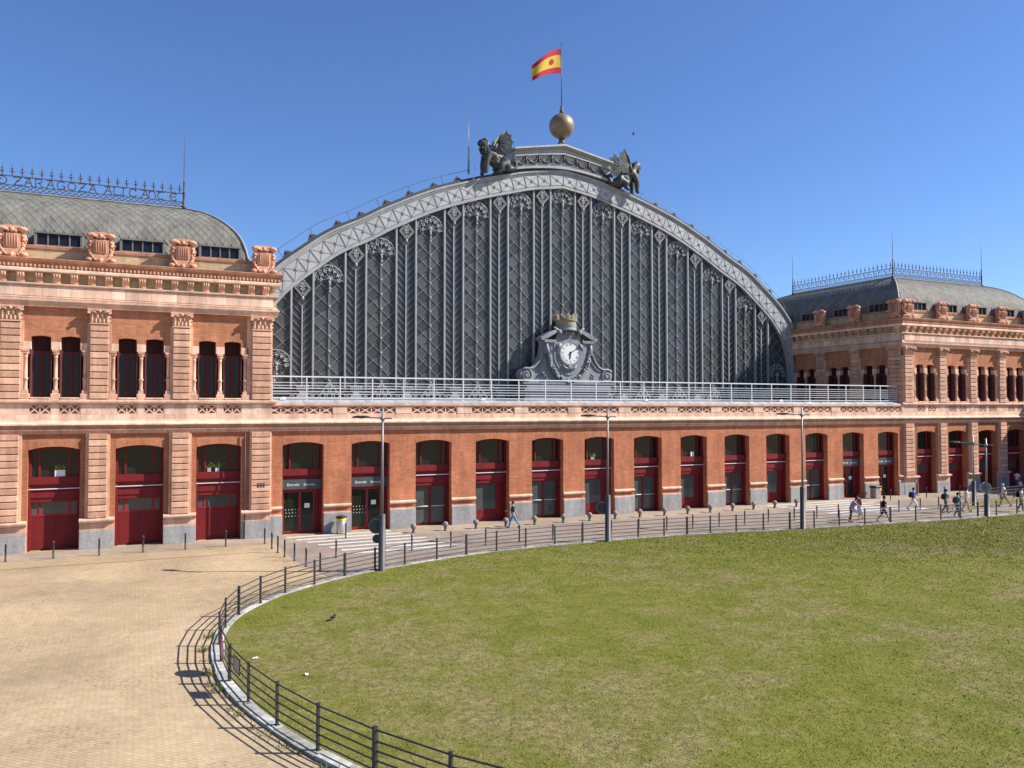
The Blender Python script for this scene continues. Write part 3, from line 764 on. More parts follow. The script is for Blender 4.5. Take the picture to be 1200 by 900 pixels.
# ------------------------------------------------------------------ pavilions
PL = 22.7
BAYS = [2.95 + 4.2 * k for k in range(5)]
def face_detail(root, F, lower, nb_blocks=True):
    """one dressed face, F: local x along the wall, -y outwards"""
    PILS = [5.05 + 4.2 * k for k in range(4)]
    if lower:
        m = MB(); edges = [0.0]
        for b in BAYS: edges += [b - OPEN_HW, b + OPEN_HW]
        edges.append(PL)
        for a, c in zip(edges[::2], edges[1::2]): m.box(a, c, 0, .45, 0, 6.5)
        for b in BAYS: arch_head(m, b, OPEN_HW, OPEN_ZS, OPEN_R, 6.5, 0, .45)
        part('ground_floor_wall', m, M['brick_dark'], root, F)
        for b in BAYS:
            part('arch_lintel', cached('plintel', lambda: (lambda q: (arch_band(q, 0, OPEN_HW + .0, OPEN_ZS, OPEN_R, .52, -.008, .0), q)[1])(MB()).mesh('arch_lintel', M['soldier'])), None, root, F @ T(b, 0, 0))
            doorway(root, F @ T(b, 0, 0), 'shutter')
        for a, c in zip(edges[::2], edges[1::2]):
            mid = (a + c) / 2; wd = c - a
            m = MB(); m.block(a + .003, c - .003, -.13, 0, 0, 1.0, .02); part('plinth_stone', m, M['granite'], root, F)
            m = MB(); m.block(a + .003, c - .003, -.10, 0, 1.005, 1.40, .015); part('base_stone', m, M['stone'], root, F)
            m = MB(); pr = [(0, 1.40), (-.16, 1.42), (-.2, 1.5), (-.33, 1.55), (-.33, 1.63), (-.16, 1.68), (0, 1.7)]
            k = len(pr); m.add([(a - .0, y, z) for y, z in pr] + [(c, y, z) for y, z in pr], [tuple(range(k)), tuple(range(2 * k - 1, k - 1, -1))] + [(i, k + i, k + (i + 1) % k, (i + 1) % k) for i in range(k)])
            part('base_moulding', m, M['stone_pale'], root, F)
    # upper wall
    m = MB(); e = [0.0]
    for b in BAYS: e += [b - 1.6, b + 1.6]
    e.append(PL)
    for a, c in zip(e[::2], e[1::2]): m.box(a, c, 0, .46, 7.95, 13.25)
    for b in BAYS:
        hw = .465
        for x0, x1 in ((-1.6, -.7 - hw), (-.7 + hw, .7 - hw), (.7 + hw, 1.6)): m.box(b + x0, b + x1, 0, .45, 11.3, 13.25)
        for c in (-.7, .7): arch_head(m, b + c, hw, 11.56, .07, 13.25, 0, .45, 6)
    part('upper_wall', m, M['brick_up'], root, F)
    for b in BAYS:
        hw = .465
        for i, (x0, x1) in enumerate(((-1.6, -.7 - hw), (-.7 + hw, .7 - hw), (.7 + hw, 1.6))):
            part('impost_stone', cached(('imp', i), lambda: MB().block(x0 + .002, x1 - .002, -.05, .45, 10.88, 11.29, .015).mesh('impost_stone', M['stone_pale'])), None, root, F @ T(b, 0, 0))
        part('window_recess', cached('wrec', lambda: MB().box(-1.6, 1.6, .45, .49, 8.2, 11.75).mesh('window_recess', M['red_dark'])), None, root, F @ T(b, 0, 0))
        for c in (-.7, .7): build_window(root, F @ T(b, 0, 0), c)
        for x in (-1.41, 0, 1.41): part('column', me_column(), None, root, F @ T(b + x, .03, 8.5) @ Matrix.Diagonal((.84, .84, 1, 1)))
        for c in (-.7, .7):
            part('window_sill', cached('wsill', lambda: MB().block(-.46, .46, -.22, .25, 8.2, 8.30, .03).mesh('window_sill', M['stone_pale'])), None, root, F @ T(b + c, 0, 0))
        for x in (-1.41, 0, 1.41):
            part('column_pedestal', cached('cped', lambda: MB().block(-.22, .22, -.18, .25, 8.2, 8.5, .02).mesh('column_pedestal', M['stone'])), None, root, F @ T(b + x, 0, 0))
    # frieze of blocks and pierced panels under the windows
    segs = [0.0]
    for b in BAYS: segs += [b - 1.22, b - .18, b + .18, b + 1.22]
    segs.append(PL)
    for i in range(0, len(segs), 2):
        a, c = segs[i], segs[i + 1]
        n = max(1, round((c - a) / .62))
        for k in range(n):
            for r_, (z0, z1) in enumerate(((7.1, 7.36), (7.364, 7.62), (7.624, 7.93))):
                off = 0 if r_ != 1 else .5
                xa = a + (c - a) * max(0, k - (off if k else 0)) / n; xb = a + (c - a) * min(n, k + 1 - (off if k + 1 < n else 0)) / n
                mt = 'stone_cream' if random.random() < .3 else 'stone_pale'
                m = MB(); m.block(xa + .003, xb - .003, -.10, .05, z0, z1, .006); part('frieze_block', m, M[mt], root, F)
    for b in BAYS:
        for c in (-.7, .7):
            part('pierced_panel', me_lattice(2, .515, .54), None, root, F @ T(b + c, -.03, 7.37))
            part('panel_back', cached('pback', lambda: MB().box(-.53, .53, .04, .10, 7.1, 7.95).mesh('panel_back', M['terracotta'])), None, root, F @ T(b + c, 0, 0))
            part('frieze_sill', cached('fsill', lambda: MB().block(-.515, .515, -.098, .035, 7.1, 7.364, .006).mesh('frieze_sill', M['stone_pale'])), None, root, F @ T(b + c, 0, 0))
    # pilasters
    def pil(x, wd, backw):
        if lower:
            m = MB(); m.box(x - backw / 2, x + backw / 2, -.11, 0, 1.68, 6.36); part('pilaster_back', m, M['stone'], root, F)
            for i in range(13):
                part('block', me_block(wd, .25, .305, 'stone' if i % 2 else 'stone_rough'), None, root, F @ T(x, 0, 1.705 + i * .358))
        m = MB(); m.box(x - backw / 2, x + backw / 2, -.10, 0, 8.2, 12.4); part('pilaster_back', m, M['stone'], root, F)
        for i in range(11):
            part('block', me_block(wd, .25, .318, 'stone' if i % 2 == 0 else 'stone_rough'), None, root, F @ T(x, 0, 8.23 + i * .374))
        part('capital', me_capital(wd), None, root, F @ T(x, 0, 12.38))
    for x in PILS: pil(x, .92, 1.2)
    for s in (0, 1):
        x = .62 if s == 0 else PL - .62
        pil(x, 1.1, 1.26)
        part('pilaster_return', MB().box(1.25 if s == 0 else PL - 1.45, 1.45 if s == 0 else PL - 1.25, -.05, 0, 8.2, 13.2), M['stone'], root, F)
    # entablature pieces
    n = 27
    for i in range(n): part('bracket', me_bracket(), None, root, F @ T((i + .5) * PL / n, .0, 14.44))
    dentils(root, F, PL, -.30, 13.60, 13.70, .13, 'stone_pale', .06)
    dentils(root, F, PL + 1.2, -.86, 15.30, 15.46, .17, 'terracotta', .06) if False else None
    nbk = 34
    for i in range(nbk):
        a = i * PL / nbk; c = (i + 1) * PL / nbk
        part('frieze_stone', cached(('fst', i % 4 == 1), lambda: MB().block(-PL / nbk / 2 + .004, PL / nbk / 2 - .004, -.262, -.2, 0, .55, .008).mesh('frieze_stone', M['stone_cream' if i % 4 == 1 else 'stone_pale'])), None, root, F @ T((a + c) / 2, 0, 13.73))
    for x in PILS + [.55, PL - .55]:
        if not lower and x < PL - 12.5: continue
        cr = part('crest', me_crest(), None, root, F @ T(x, -.12, 15.76)); part('shield', me_shield(), None, cr, W[cr.name])
    # dormers
    for b in BAYS:
        dr = part('dormer', cached('dormer', lambda: (lambda q: (q.box(-1.18, -1.05, .62, 1.5, 16.62, 17.38), q.box(1.05, 1.18, .62, 1.5, 16.62, 17.38), q.box(-1.18, 1.18, .58, 1.7, 17.30, 17.40), q.box(-1.2, 1.2, .56, 1.2, 16.58, 16.66),
                   [q.box(x - .035, x + .035, .66, .8, 16.66, 17.3) for x in (-.525, 0, .525)], q)[-1])(MB()).mesh('dormer', M['zinc'])), None, root, F @ T(b, 0, 0))
        for k in range(4):
            x0 = -1.05 + k * .525 + .035 * (k > 0); x1 = -1.05 + (k + 1) * .525 - .035 * (k < 3)
            part('pane', cached(('dpane', k), lambda: MB().box(x0, x1, .70, .72, 16.66, 17.3).mesh('pane', M['glass_blue'])), None, dr, W[dr.name])

ROOF = [(.95, 16.55), (1.24, 16.72), (1.40, 17.35), (1.60, 17.93), (1.86, 18.4), (2.2, 18.82), (2.65, 19.25), (3.2, 19.66), (3.9, 20.03), (4.8, 20.33)]
RP = catmull(ROOF, .03)
RA = [0]
for _a, _b in zip(RP, RP[1:]): RA.append(RA[-1] + (_b - _a).length)
def roof_at(t):
    t = min(max(t, 0), RA[-1]); import bisect
    i = min(max(bisect.bisect_right(RA, t) - 1, 0), len(RP) - 2); f = (t - RA[i]) / max(RA[i + 1] - RA[i], 1e-9)
    p = RP[i] + (RP[i + 1] - RP[i]) * min(f, 1.); d = (RP[i + 1] - RP[i]).normalized(); return p.x, p.y, d

def roof_face(root, F, skip_dormers):
    m = MB()
    sec = [roof_at(RA[-1] * i / 24) for i in range(25)]
    vs = []; fs = []
    for i, (d, z, _) in enumerate(sec): vs += [(d, d + .02, z - .02), (PL - d, d + .02, z - .02)]
    for i in range(24): fs.append((2 * i, 2 * i + 1, 2 * i + 3, 2 * i + 2))
    m.add(vs, fs, True); part('roof', m, M['zinc'], root, F)
    # lozenge shingles, lower tip lifted
    sh = MB(); a = .235; b = .33; nr = int(RA[-1] / b)
    for r in range(1, nr + 1):
        t = r * b; n = int(PL / (2 * a)) + 1
        for c in range(n + 1):
            x = c * 2 * a + (a if r % 2 else 0); d, z, dr = roof_at(t)
            if x < d + a * .6 or x > PL - d - a * .6: continue
            if z < 17.5 and skip_dormers and any(abs(x - q) < 1.25 for q in BAYS): continue
            jit = random.uniform(-.004, .004)
            pts = []
            for px, pt, lift in ((x, t - b * .98, .020), (x + a * .97, t, .009), (x, t + b * .98, .0), (x - a * .97, t, .009)):
                dd, zz_, dv = roof_at(pt); nx = Vector((-dv.y, dv.x)); q = lift + jit + .002
                px = min(max(px, dd + .02), PL - dd - .02)
                pts.append((px, dd + nx.x * q, zz_ + nx.y * q))
            i0, i1, i2, i3 = pts
            lo = [(p[0], p[1] + .016, p[2] - .010) for p in pts]
            sh.add(pts + [lo[0], lo[1], lo[3]], [(0, 1, 2, 3), (4, 5, 1, 0), (6, 4, 0, 3)])
    part('roof_shingles', sh, M['zinc'], root, F, 'stuff')

LET = {
 'A': [[(.0, 0), (.12, 0), (.55, .95)], [(.12, .92), (.3, 1), (.8, 1)], [(.62, 1), (.95, 0), (1.05, .06)], [(.25, .4), (.8, .4)]],
 'Z': [[(.05, .85), (.12, 1), (.9, 1), (.45, .5), (.08, 0), (.92, 0), (1, .15)], [(.28, .5), (.68, .5)]],
 'R': [[(.12, 0), (.12, 1)], [(0, 1), (.6, 1), (.82, .86), (.82, .66), (.6, .5), (.3, .48)], [(.5, .5), (.85, .05), (1.02, .05)], [(0, 0), (.25, 0)]],
 'G': [[(.92, .82), (.75, .97), (.5, 1), (.22, .9), (.08, .65), (.08, .35), (.22, .1), (.5, 0), (.78, .08), (.9, .25), (.9, .45), (.6, .45)], [(.9, .25), (.9, 0)]],
 'O': [[(.5, 1), (.2, .9), (.06, .65), (.06, .35), (.2, .1), (.5, 0), (.8, .1), (.94, .35), (.94, .65), (.8, .9), (.5, 1)]],
 'D': [[(.1, .95), (.5, 1), (.8, .9), (.95, .65), (.95, .35), (.8, .1), (.5, 0), (.2, .1), (.08, .35), (.2, .6), (.5, .66)], [(.1, .95), (.3, 1.05)]],
 'L': [[(.12, 1), (.12, 0), (.85, 0), (.95, .2)], [(0, 1), (.3, 1)]],
 'I': [[(.5, 0), (.5, 1)], [(.3, 1), (.7, 1)], [(.3, 0), (.7, 0)]],
 'C': [[(.95, .78), (.78, .95), (.5, 1), (.22, .9), (.07, .65), (.07, .35), (.22, .1), (.5, 0), (.8, .06), (.95, .22)], [(.78, .95), (.85, .7)]],
 'N': [[(.1, 0), (.1, 1)], [(0, 1), (.2, 1)], [(.1, .78), (.4, 1), (.72, .92), (.88, .68), (.88, .2), (.8, 0)]],
 'T': [[(0, .92), (.2, 1), (.95, 1)], [(.5, 1), (.2, .8), (.08, .45), (.2, .12), (.5, 0), (.85, .12)]],
 'E': [[(.92, .8), (.75, .95), (.5, 1), (.22, .9), (.07, .65), (.07, .35), (.22, .1), (.5, 0), (.8, .06), (.95, .2)], [(.07, .52), (.8, .52)]],
}
def letter_me(chr_, s=.058):
    def f():
        m = MB()
        for st in LET[chr_]:
            for (xa, za), (xb, zb) in zip(st, st[1:]): m.bar((xa * .46 - .23, 0, za * .46), (xb * .46 - .23, 0, zb * .46), s, .035)
        return m.mesh('letter', M['cresting'])
    return cached(('let', chr_), f)
def me_finial():
    def f():
        m = MB(); m.tube([(0, 0, 0), (0, 0, .45), (0, 0, .74)], [.022, .022, .006], 5)
        m.ball((0, 0, .27), .055, 6, 4); m.ball((0, 0, .44), .045, 6, 4); m.ball((0, 0, .12), .04, 6, 4)
        for s in (-1, 1):
            m.tube([(0, 0, .2), (s * .09, 0, .23), (s * .12, 0, .33)], .016, 4); m.tube([(0, 0, .40), (s * .08, 0, .38)], .014, 4)
        return m.mesh('finial', M['cresting'])
    return cached('finial', f)
def cresting(root, F, L, letters=None, scroll=False):
    """F at the left end of the ridge, x along it"""
    m = MB(); m.box(0, L, -.03, .03, 0, .05); m.box(0, L, -.02, .02, .33, .37); m.box(0, L, -.03, .03, .86, .91)
    n = round(L / .34)
    cr = part('cresting', m, M['cresting'], root, F)
    m = MB()
    for i in range(n): m.ring(((i + .5) * L / n, .19), .115, .035, -.018, .018, n=10)
    for i in range(n + 1):
        x = i * L / n
        m.octa((x, 0, .19), .05)
    part('ring_band', m, M['cresting'], cr, F, 'stuff')
    k = round(L / .507)
    for i in range(k): part('finial', me_finial(), None, cr, F @ T((i + .5) * L / k, 0, .90))
    if scroll:
        m = MB(); q = round(L / .62)
        for i in range(q):
            x = (i + .5) * L / q; s = 1 if i % 2 else -1
            m.ring((x, .54), .13, .04, -.018, .018, -pi / 2 if s > 0 else 0, pi if s > 0 else 1.5 * pi, 10); m.ring((x, .71), .1, .04, -.018, .018, 0, 1.5 * pi, 9)
            m.box(x + .25, x + .285, -.018, .018, .37, .86)
        part('scrollwork', m, M['cresting'], cr, F, 'stuff')
    for c, x in letters or []: part('letter', letter_me(c), None, cr, F @ T(x, 0, .385))

def pavilion(name, x0, label, faces, letters):
    root = thing(name, label, 'building', (x0 + PL / 2, PL / 2, 0)); R = W[root.name]
    x1 = x0 + PL
    FF = {'front': T(x0, 0, 0), 'right': T(x1, 0, 0) @ RZ(pi / 2), 'back': T(x1, PL, 0) @ RZ(pi), 'left': T(x0, PL, 0) @ RZ(-pi / 2)}
    for k, F in FF.items():
        det = faces.get(k)
        if det: face_detail(root, F, det == 'full')
        if det != 'full':
            m = MB(); m.box(.46, PL - .46, 0, .4, 0, 7.0 if det else 13.3); part('plain_wall', m, M['brick_dark' if det else 'brick_up'], root, F)
        roof_face(root, F, bool(det))
    ring = [(x0, 0), (x1, 0), (x1, PL), (x0, PL)]
    def rev(p): return p
    op = {'left': [(x1, 0), (x1, PL), (x0, PL), (x0, 0)], }
    # string course: front, outer side and back only (the wing carries on at the inner side)
    if x0 > 0: pth = [(x0, 0), (x1, 0), (x1, PL), (x0, PL)]
    else: pth = [(x1, PL), (x0, PL), (x0, 0), (x1, 0)]
    string_course(pth, root)
    part('sill_course', molding(ring, [(0, 7.934), (.14, 7.95), (.2, 8.0), (.28, 8.04), (.28, 8.14), (.14, 8.2), (0, 8.2)], True), M['stone_pale'], root)
    part('architrave', molding(ring, [(0, 13.18), (.24, 13.18), (.26, 13.3), (.3, 13.32), (.32, 13.42), (.38, 13.47), (.38, 13.58), (.29, 13.6), (.24, 13.72), (0, 13.72)], True), M['stone_pale'], root)
    part('entablature_core', molding(ring, [(-.4, 13.3), (.2, 13.3), (.2, 14.43), (0, 14.44), (0, 15.015), (-.4, 15.015)], True), M['brick_yellow'], root)
    part('bracket_moulding', molding(ring, [(.2, 14.29), (.30, 14.3), (.36, 14.36), (.36, 14.43), (.2, 14.44)], True), M['stone_pale'], root)
    part('cornice', molding(ring, [(-.3, 15.02), (.40, 15.02), (.43, 15.05), (.44, 15.18), (.40, 15.22), (-.3, 15.26)], True), M['stone_cream'], root)
    part('cornice_crown', molding(ring, [(-.3, 15.262), (.38, 15.224), (.40, 15.42), (.46, 15.50), (.52, 15.56), (.57, 15.70), (.53, 15.73), (-.3, 15.80)], True), M['terracotta'], root)
    part('attic', molding(ring, [(-.75, 15.6), (-.3, 15.6), (-.3, 16.36), (-.75, 16.36)], True), M['brick_yellow'], root)
    part('attic_coping', molding(ring, [(-.85, 16.362), (-.24, 16.365), (-.22, 16.52), (-.30, 16.56), (-1.3, 16.60), (-1.3, 16.362)], True), M['terracotta'], root)
    for k, F in FF.items():
        if faces.get(k): dentils(root, F @ T(-.4, 0, 0), PL + .8, -.385, 15.27, 15.41, .2, 'terra_light', .07)
    # ridge
    d = 4.8; m = MB(); m.box(x0 + d, x1 - d, d, PL - d, 20.2, 20.36); m.box(x0 + d - .08, x1 - d + .08, d - .08, PL - d + .08, 20.36, 20.42); part('ridge_roof', m, M['zinc_flash'], root)
    RL = PL - 2 * d
    for k, F in FF.items():
        if faces.get(k): cresting(root, F @ T(d, d, 20.42), RL, letters if k == 'front' else None, not (letters and k == 'front'))
    for sx in (0, 1):
        for sy in (0, 1):
            X = x0 + d if sx == 0 else x1 - d; Y = d if sy == 0 else PL - d
            m = MB(); m.lathe([(.13, 20.36), (.13, 20.5), (.075, 20.55), (.065, 21.3), (.10, 21.36), (.05, 21.45), (.045, 22.0), (.075, 22.05), (.03, 22.12), (.022, 23.5), (.008, 24.95)], X, Y, 8); part('mast', m, M['cresting'], root)
            pts = []
            for i in range(25):
                dd, zz_, _ = roof_at(RA[-1] * i / 24); pts.append((x0 + dd if sx == 0 else x1 - dd, dd if sy == 0 else PL - dd, zz_ + .02))
            m = MB(); m.tube(pts, .075, 6); part('hip_roll', m, M['iron_mid'], root)
    return root

LX = -27.1 - PL
pos_l = [-41.71, -40.93, -40.42, -39.86, -39.29, -38.72, -38.15, -37.58, -37.06, -36.22, -35.7, -35.36, -34.83, -34.17, -33.73, -33.24, -32.51]
pav_l = pavilion('pavilion_building', LX, 'nearer pink stone and brick pavilion at the left, lettered iron cresting on its roof', {'front': 'full'}, [(c, x - (LX + 4.8)) for c, x in zip('DZARAGOZAALICANTE', pos_l)])
pav_r = pavilion('pavilion_building', 27.1, 'farther pink stone and brick pavilion at the right, its inner side in shade', {'front': 'full', 'left': 'upper'}, None)
m = MB()
for i in range(3): m.box(-27.92 + i * .16, -27.83 + i * .16, -.262, -.24, 3.0, 3.28)
part('number_plate', m, M['pole_dark'], pav_l)
# pots standing on the ledge of the upper panes
def ledge_pot(x, label, wd, h, leaf, mat='white'):
    t_ = thing('window_pot', label, 'plant pot', (x, .53, 3.985)); mw = W[t_.name]
    m = MB(); m.box(-wd / 2, wd / 2, -.06, .06, 0, h); m.box(-wd / 2 + .015, wd / 2 - .015, -.05, .05, h, h + .01); part('pot', m, M[mat], t_, mw)
    r_ = random.Random(int(x * 10)); m = MB()
    for i in range(40):
        a = r_.uniform(-1.2, 1.2); L = r_.uniform(.1, leaf); x0 = r_.uniform(-wd / 2, wd / 2) * .7; w2 = .02
        tx, tz = x0 + L * sin(a), h + L * cos(a); y = r_.uniform(-.05, .05)
        m.add([(x0 - w2, y, h), (x0 + w2, y, h), (tx + w2, y - .02, tz - .03), (tx, y, tz)], [(0, 1, 2, 3)])
    part('foliage', m, M['weed'], t_, mw)
    if leaf > .3 and wd > .3:
        m = MB()
        for i in range(9): m.octa((r_.uniform(-.22, .22), -.04, h + r_.uniform(.14, .3)), .032)
        part('flowers', m, M['yellow'], t_, mw)
ledge_pot(-38.2, 'white planter with yellow flowers on the ledge of the leftmost red doorway', .5, .34, .34)
ledge_pot(-30.1, 'tall green plant in a small pot on the ledge of the third red doorway', .2, .2, .62)
ledge_pot(-30.55, 'small pale pot on the ledge of the third red doorway, left of the tall plant', .2, .2, .22, 'kerb')
ledge_pot(4.42, 'white pot with leaves on the ledge of an arched doorway right of the clock', .3, .34, .16)
ledge_pot(-4.5, 'spiky green plant in a pale pot on the ledge behind the middle lamp', .3, .16, .42, 'kerb')
# thin dark tubes standing for the dark line between corner pilaster strips
for x, pv in ((-28.62, pav_l), (28.62, pav_r)):
    m = MB(); m.tube([(x, -.17, .02), (x, -.17, 6.28)], .035, 6); part('pilaster_dark_line', m, M['iron_dark'], pv)
for pv, x0 in ((pav_l, LX), (pav_r, 27.1)):
    part('wall_core', molding([(x0, 0), (x0 + PL, 0), (x0 + PL, PL), (x0, PL)], [(-.4, 6.5), (-.14, 6.5), (-.14, 7.95), (-.4, 7.95)], True), M['brick_dark'], pv)

# ------------------------------------------------------------------ low front wing with thirteen arches
wing = thing('station_wing', 'long low brick front wing with thirteen red arched doorways and a terrace', 'building', (0, 6, 0))
WX = 27.1; WB = [(i - 6) * 4.2 for i in range(13)]
m = MB(); e = [-WX]
for b in WB: e += [b - OPEN_HW, b + OPEN_HW]
e.append(WX)
for a, c in zip(e[::2], e[1::2]): m.box(a, c, 0, .55, 0, 6.5)
for b in WB: arch_head(m, b, OPEN_HW, OPEN_ZS, OPEN_R, 6.5, 0, .55)
m.box(-WX, WX, .14, .55, 6.5, 7.95)
part('front_wall', m, M['brick'], wing)
KIND = ['entrance', 'entrance', 'double', 'pane', 'double', 'pane', 'double', 'pane', 'double', 'pane', 'double', 'entrance', 'entrance']
for i, b in enumerate(WB):
    part('arch_lintel', cached('wlintel', lambda: (lambda q: (arch_band(q, 0, OPEN_HW, OPEN_ZS, OPEN_R, .55, -.007, .0), q)[1])(MB()).mesh('arch_lintel', M['soldier'])), None, wing, T(b, 0, 0))
    doorway(wing, T(b, 0, 0), KIND[i])
for a, c in zip(e[::2], e[1::2]):
    if c - a < .3: continue
    m = MB(); m.block(a + .003, c - .003, -.10, 0, 0, 1.22, .02); part('plinth_stone', m, M['granite'], wing)
    m = MB(); m.block(a + .003, c - .003, -.06, 0, 1.224, 1.30, .01); part('plinth_cap', m, M['stone_pale'], wing)
    m = MB(); pr = [(0, 1.58), (-.06, 1.60), (-.14, 1.65), (-.15, 1.73), (-.06, 1.78), (0, 1.79)]; k = len(pr)
    m.add([(a, y, z) for y, z in pr] + [(c, y, z) for y, z in pr], [tuple(range(k)), tuple(range(2 * k - 1, k - 1, -1))] + [(i, k + i, k + (i + 1) % k, (i + 1) % k) for i in range(k)])
    part('impost_moulding', m, M['stone_pale'], wing)
string_course([(-WX, 0), (WX, 0)], wing)
dentils(wing, T(-WX, 0, 0), 2 * WX, -.121, 6.36, 6.47, .16, 'stone_pale', .05)
# frieze: blocks between pierced panels
segs = [-WX]
for i, b in enumerate(WB):
    h_ = 1.58 if i else 1.95; cb = b if i else b - .2
    segs += [cb - h_, cb + h_]
    nx = 4 if i else 5; cw = 2 * h_ / nx - .002
    part('pierced_panel', me_lattice(nx, cw, .50), None, wing, T(cb, -.03, 7.33))
    for k in range(nx):
        c = cb - h_ + (k + .5) * 2 * h_ / nx; q = h_ / nx
        part('frieze_sill', cached(('fs2', nx), lambda: MB().block(-q + .003, q - .003, -.098, .035, 7.1, 7.325, .006).mesh('frieze_sill', M['stone_pale'])), None, wing, T(c, 0, 0))
    part('panel_back', cached(('pb2', nx), lambda: MB().box(-h_, h_, .04, .10, 7.1, 7.9).mesh('panel_back', M['terracotta'])), None, wing, T(cb, 0, 0))
segs.append(WX)
for a, c in zip(segs[::2], segs[1::2]):
    if c - a < .1: continue
    n = max(1, round((c - a) / .6))
    for k in range(n):
        for r_, (z0, z1) in enumerate(((7.1, 7.36), (7.364, 7.62), (7.624, 7.86))):
            m = MB(); m.block(a + (c - a) * k / n + .003, a + (c - a) * (k + 1) / n - .003, -.13 if 0 < r_ else -.11, .05, z0, z1, .006)
            part('frieze_block', m, M['stone_cream' if random.random() < .2 else 'stone_pale'], wing)
part('coping', molding([(-WX, 0), (WX, 0)], [(-.3, 7.84), (.1, 7.84), (.2, 7.88), (.2, 7.99), (-.3, 8.03)]), M['stone'], wing)
nz = 28
for i in range(nz):
    a = -WX + 2 * WX * i / nz; c = -WX + 2 * WX * (i + 1) / nz; m = MB()
    m.add([(a + .006, -.16, 8.03), (c - .006, -.16, 8.03), (c - .006, .3, 8.22), (a + .006, .3, 8.22), (a + .006, -.16, 7.99), (c - .006, -.16, 7.99)], [(0, 1, 2, 3), (4, 5, 1, 0)])
    m.bar((a, -.16, 8.035), (a, .3, 8.225), .03, .03)
    part('zinc_flashing', m, M['zinc_flash'], wing)
part('terrace', MB().box(-WX + .01, WX - .01, .3, 12.85, 8.1, 8.21), M['deck'], wing)
part('inner_wall', MB().box(-WX + .02, WX - .02, 1.6, 1.8, 0, 8.1), M['brick_dark'], wing)

# terrace railing
rl = thing('terrace_railing', 'long pale grey metal railing along the terrace edge above the arches', 'railing', (0, .42, 8.2))
m = MB(); m.box(-.03, .03, -.03, .03, 0, 1.42); m.box(-.06, .06, -.06, .06, .0, .03); pme = m.mesh('post', M['rail'])
nP = 26
for i in range(nP + 1): part('post', pme, None, rl, T(-27.02 + 53.9 * i / nP, .42, 8.21))
for z, r in ((9.65, .04), (9.28, .018), (9.10, .018), (8.92, .018), (8.75, .018), (8.58, .018)):
    part('rail', MB().box(-27.02, 26.88, .42 - r, .42 + r, z - r, z + r), M['rail'], rl)
part('bottom_rail', MB().box(-27.02, 26.88, .37, .47, 8.31, 8.37), M['rail'], rl)
for i, x in enumerate((-26.4, -13.2, 0.0, 13.2)):
    m = MB(); m.box(x - .17, x + .17, .2, .34, 8.22, 8.30); m.tube([(x - .13, .27, 8.34), (x + .13, .27, 8.34)], .05, 6); m.box(x - .2, x - .1, .22, .32, 8.28, 8.36)
    single('floodlight', m, M['white'], 'small white floodlight under the terrace railing, %s of four' % ('leftmost', 'second from the left', 'second from the right', 'rightmost')[i], 'floodlight', (x, .27, 8.21), 'floodlights on the terrace edge')

# ------------------------------------------------------------------ train shed: glazed iron arch
AY = 13.0
half = [(0, 27.45), (3, 26.98), (5, 26.45), (8.3, 25.5), (12, 24.15), (15.5, 22.42), (17.6, 21.2), (20, 19.95), (22, 18.45), (24, 16.75), (25.4, 14.95), (26.15, 12.8), (26.36, 10.4), (26.38, 8.2)]
cp = catmull(half, .15)
inner = [Vector((-p.x, p.y)) for p in reversed(cp[1:])] + cp
if inner[0].y > inner[1].y: inner = inner[::-1]
def inner_z(x):
    x = abs(x)
    for a, b in zip(cp, cp[1:]):
        if a.x <= x <= b.x and b.x > a.x: return a.y + (b.y - a.y) * (x - a.x) / (b.x - a.x)
    return 8.2
acc = [0]
for a, b in zip(inner, inner[1:]): acc.append(acc[-1] + (b - a).length)
TOT = acc[-1]
def nrm(i):
    d = (inner[min(i + 1, len(inner) - 1)] - inner[max(i - 1, 0)]).normalized(); return Vector((-d.y, d.x))
def thick(s): return 1.42 + .42 * min(1, abs(s - TOT / 2) / 30)
def at_s(s):
    import bisect
    i = min(max(bisect.bisect_right(acc, s) - 1, 0), len(inner) - 2); f = (s - acc[i]) / max(acc[i + 1] - acc[i], 1e-9)
    p = inner[i] + (inner[i + 1] - inner[i]) * f; n = (nrm(i) * (1 - f) + nrm(i + 1) * f).normalized(); return p, n, thick(s)
def clampx(q): return Vector((min(max(q.x, -27.05), 27.05), q.y))
shed = thing('train_shed', 'great glazed iron arch of the train shed rising behind the terrace', 'building', (0, 40, 0))
def sweep_arch(mb, o0, o1, y0, y1, frac=True, s0=0, s1=None, step=.5):
    """strip following the arch; offsets along the normal from the inner edge (frac: as a share of the band)"""
    s1 = TOT if s1 is None else s1; k = int((s1 - s0) / step); vs = []
    for i in range(k + 1):
        p, n, t = at_s(s0 + (s1 - s0) * i / k)
        a = p + n * (t * o0[0] + o0[1]); b = p + n * (t * o1[0] + o1[1]); a, b = clampx(a), clampx(b)
        if (a - b).length < .01: b = a + Vector((0, .01))
        vs += [(a.x, y0, a.y), (b.x, y0, b.y), (b.x, y1, b.y), (a.x, y1, a.y)]
    fs = [(0, 1, 2, 3), (4 * k + 3, 4 * k + 2, 4 * k + 1, 4 * k)]
    for i in range(k):
        for q in range(4): fs.append((4 * i + q, 4 * (i + 1) + q, 4 * (i + 1) + (q + 1) % 4, 4 * i + (q + 1) % 4))
    return mb.add(vs, fs)
part('arch_backing', sweep_arch(MB(), (0, .02), (1, -.02), 12.98, 13.3), M['iron_mid'], shed)
part('inner_trim', sweep_arch(sweep_arch(MB(), (0, -.06), (0, .10), 12.88, 13.2), (0, .10), (0, .20), 12.93, 13.1), M['iron'], shed)
part('outer_trim', sweep_arch(sweep_arch(sweep_arch(MB(), (1, -.26), (1, -.16), 12.90, 13.1), (1, -.16), (1, -.03), 12.84, 13.1), (1, -.03), (1, .12), 12.76, 13.2), M['iron'], shed)
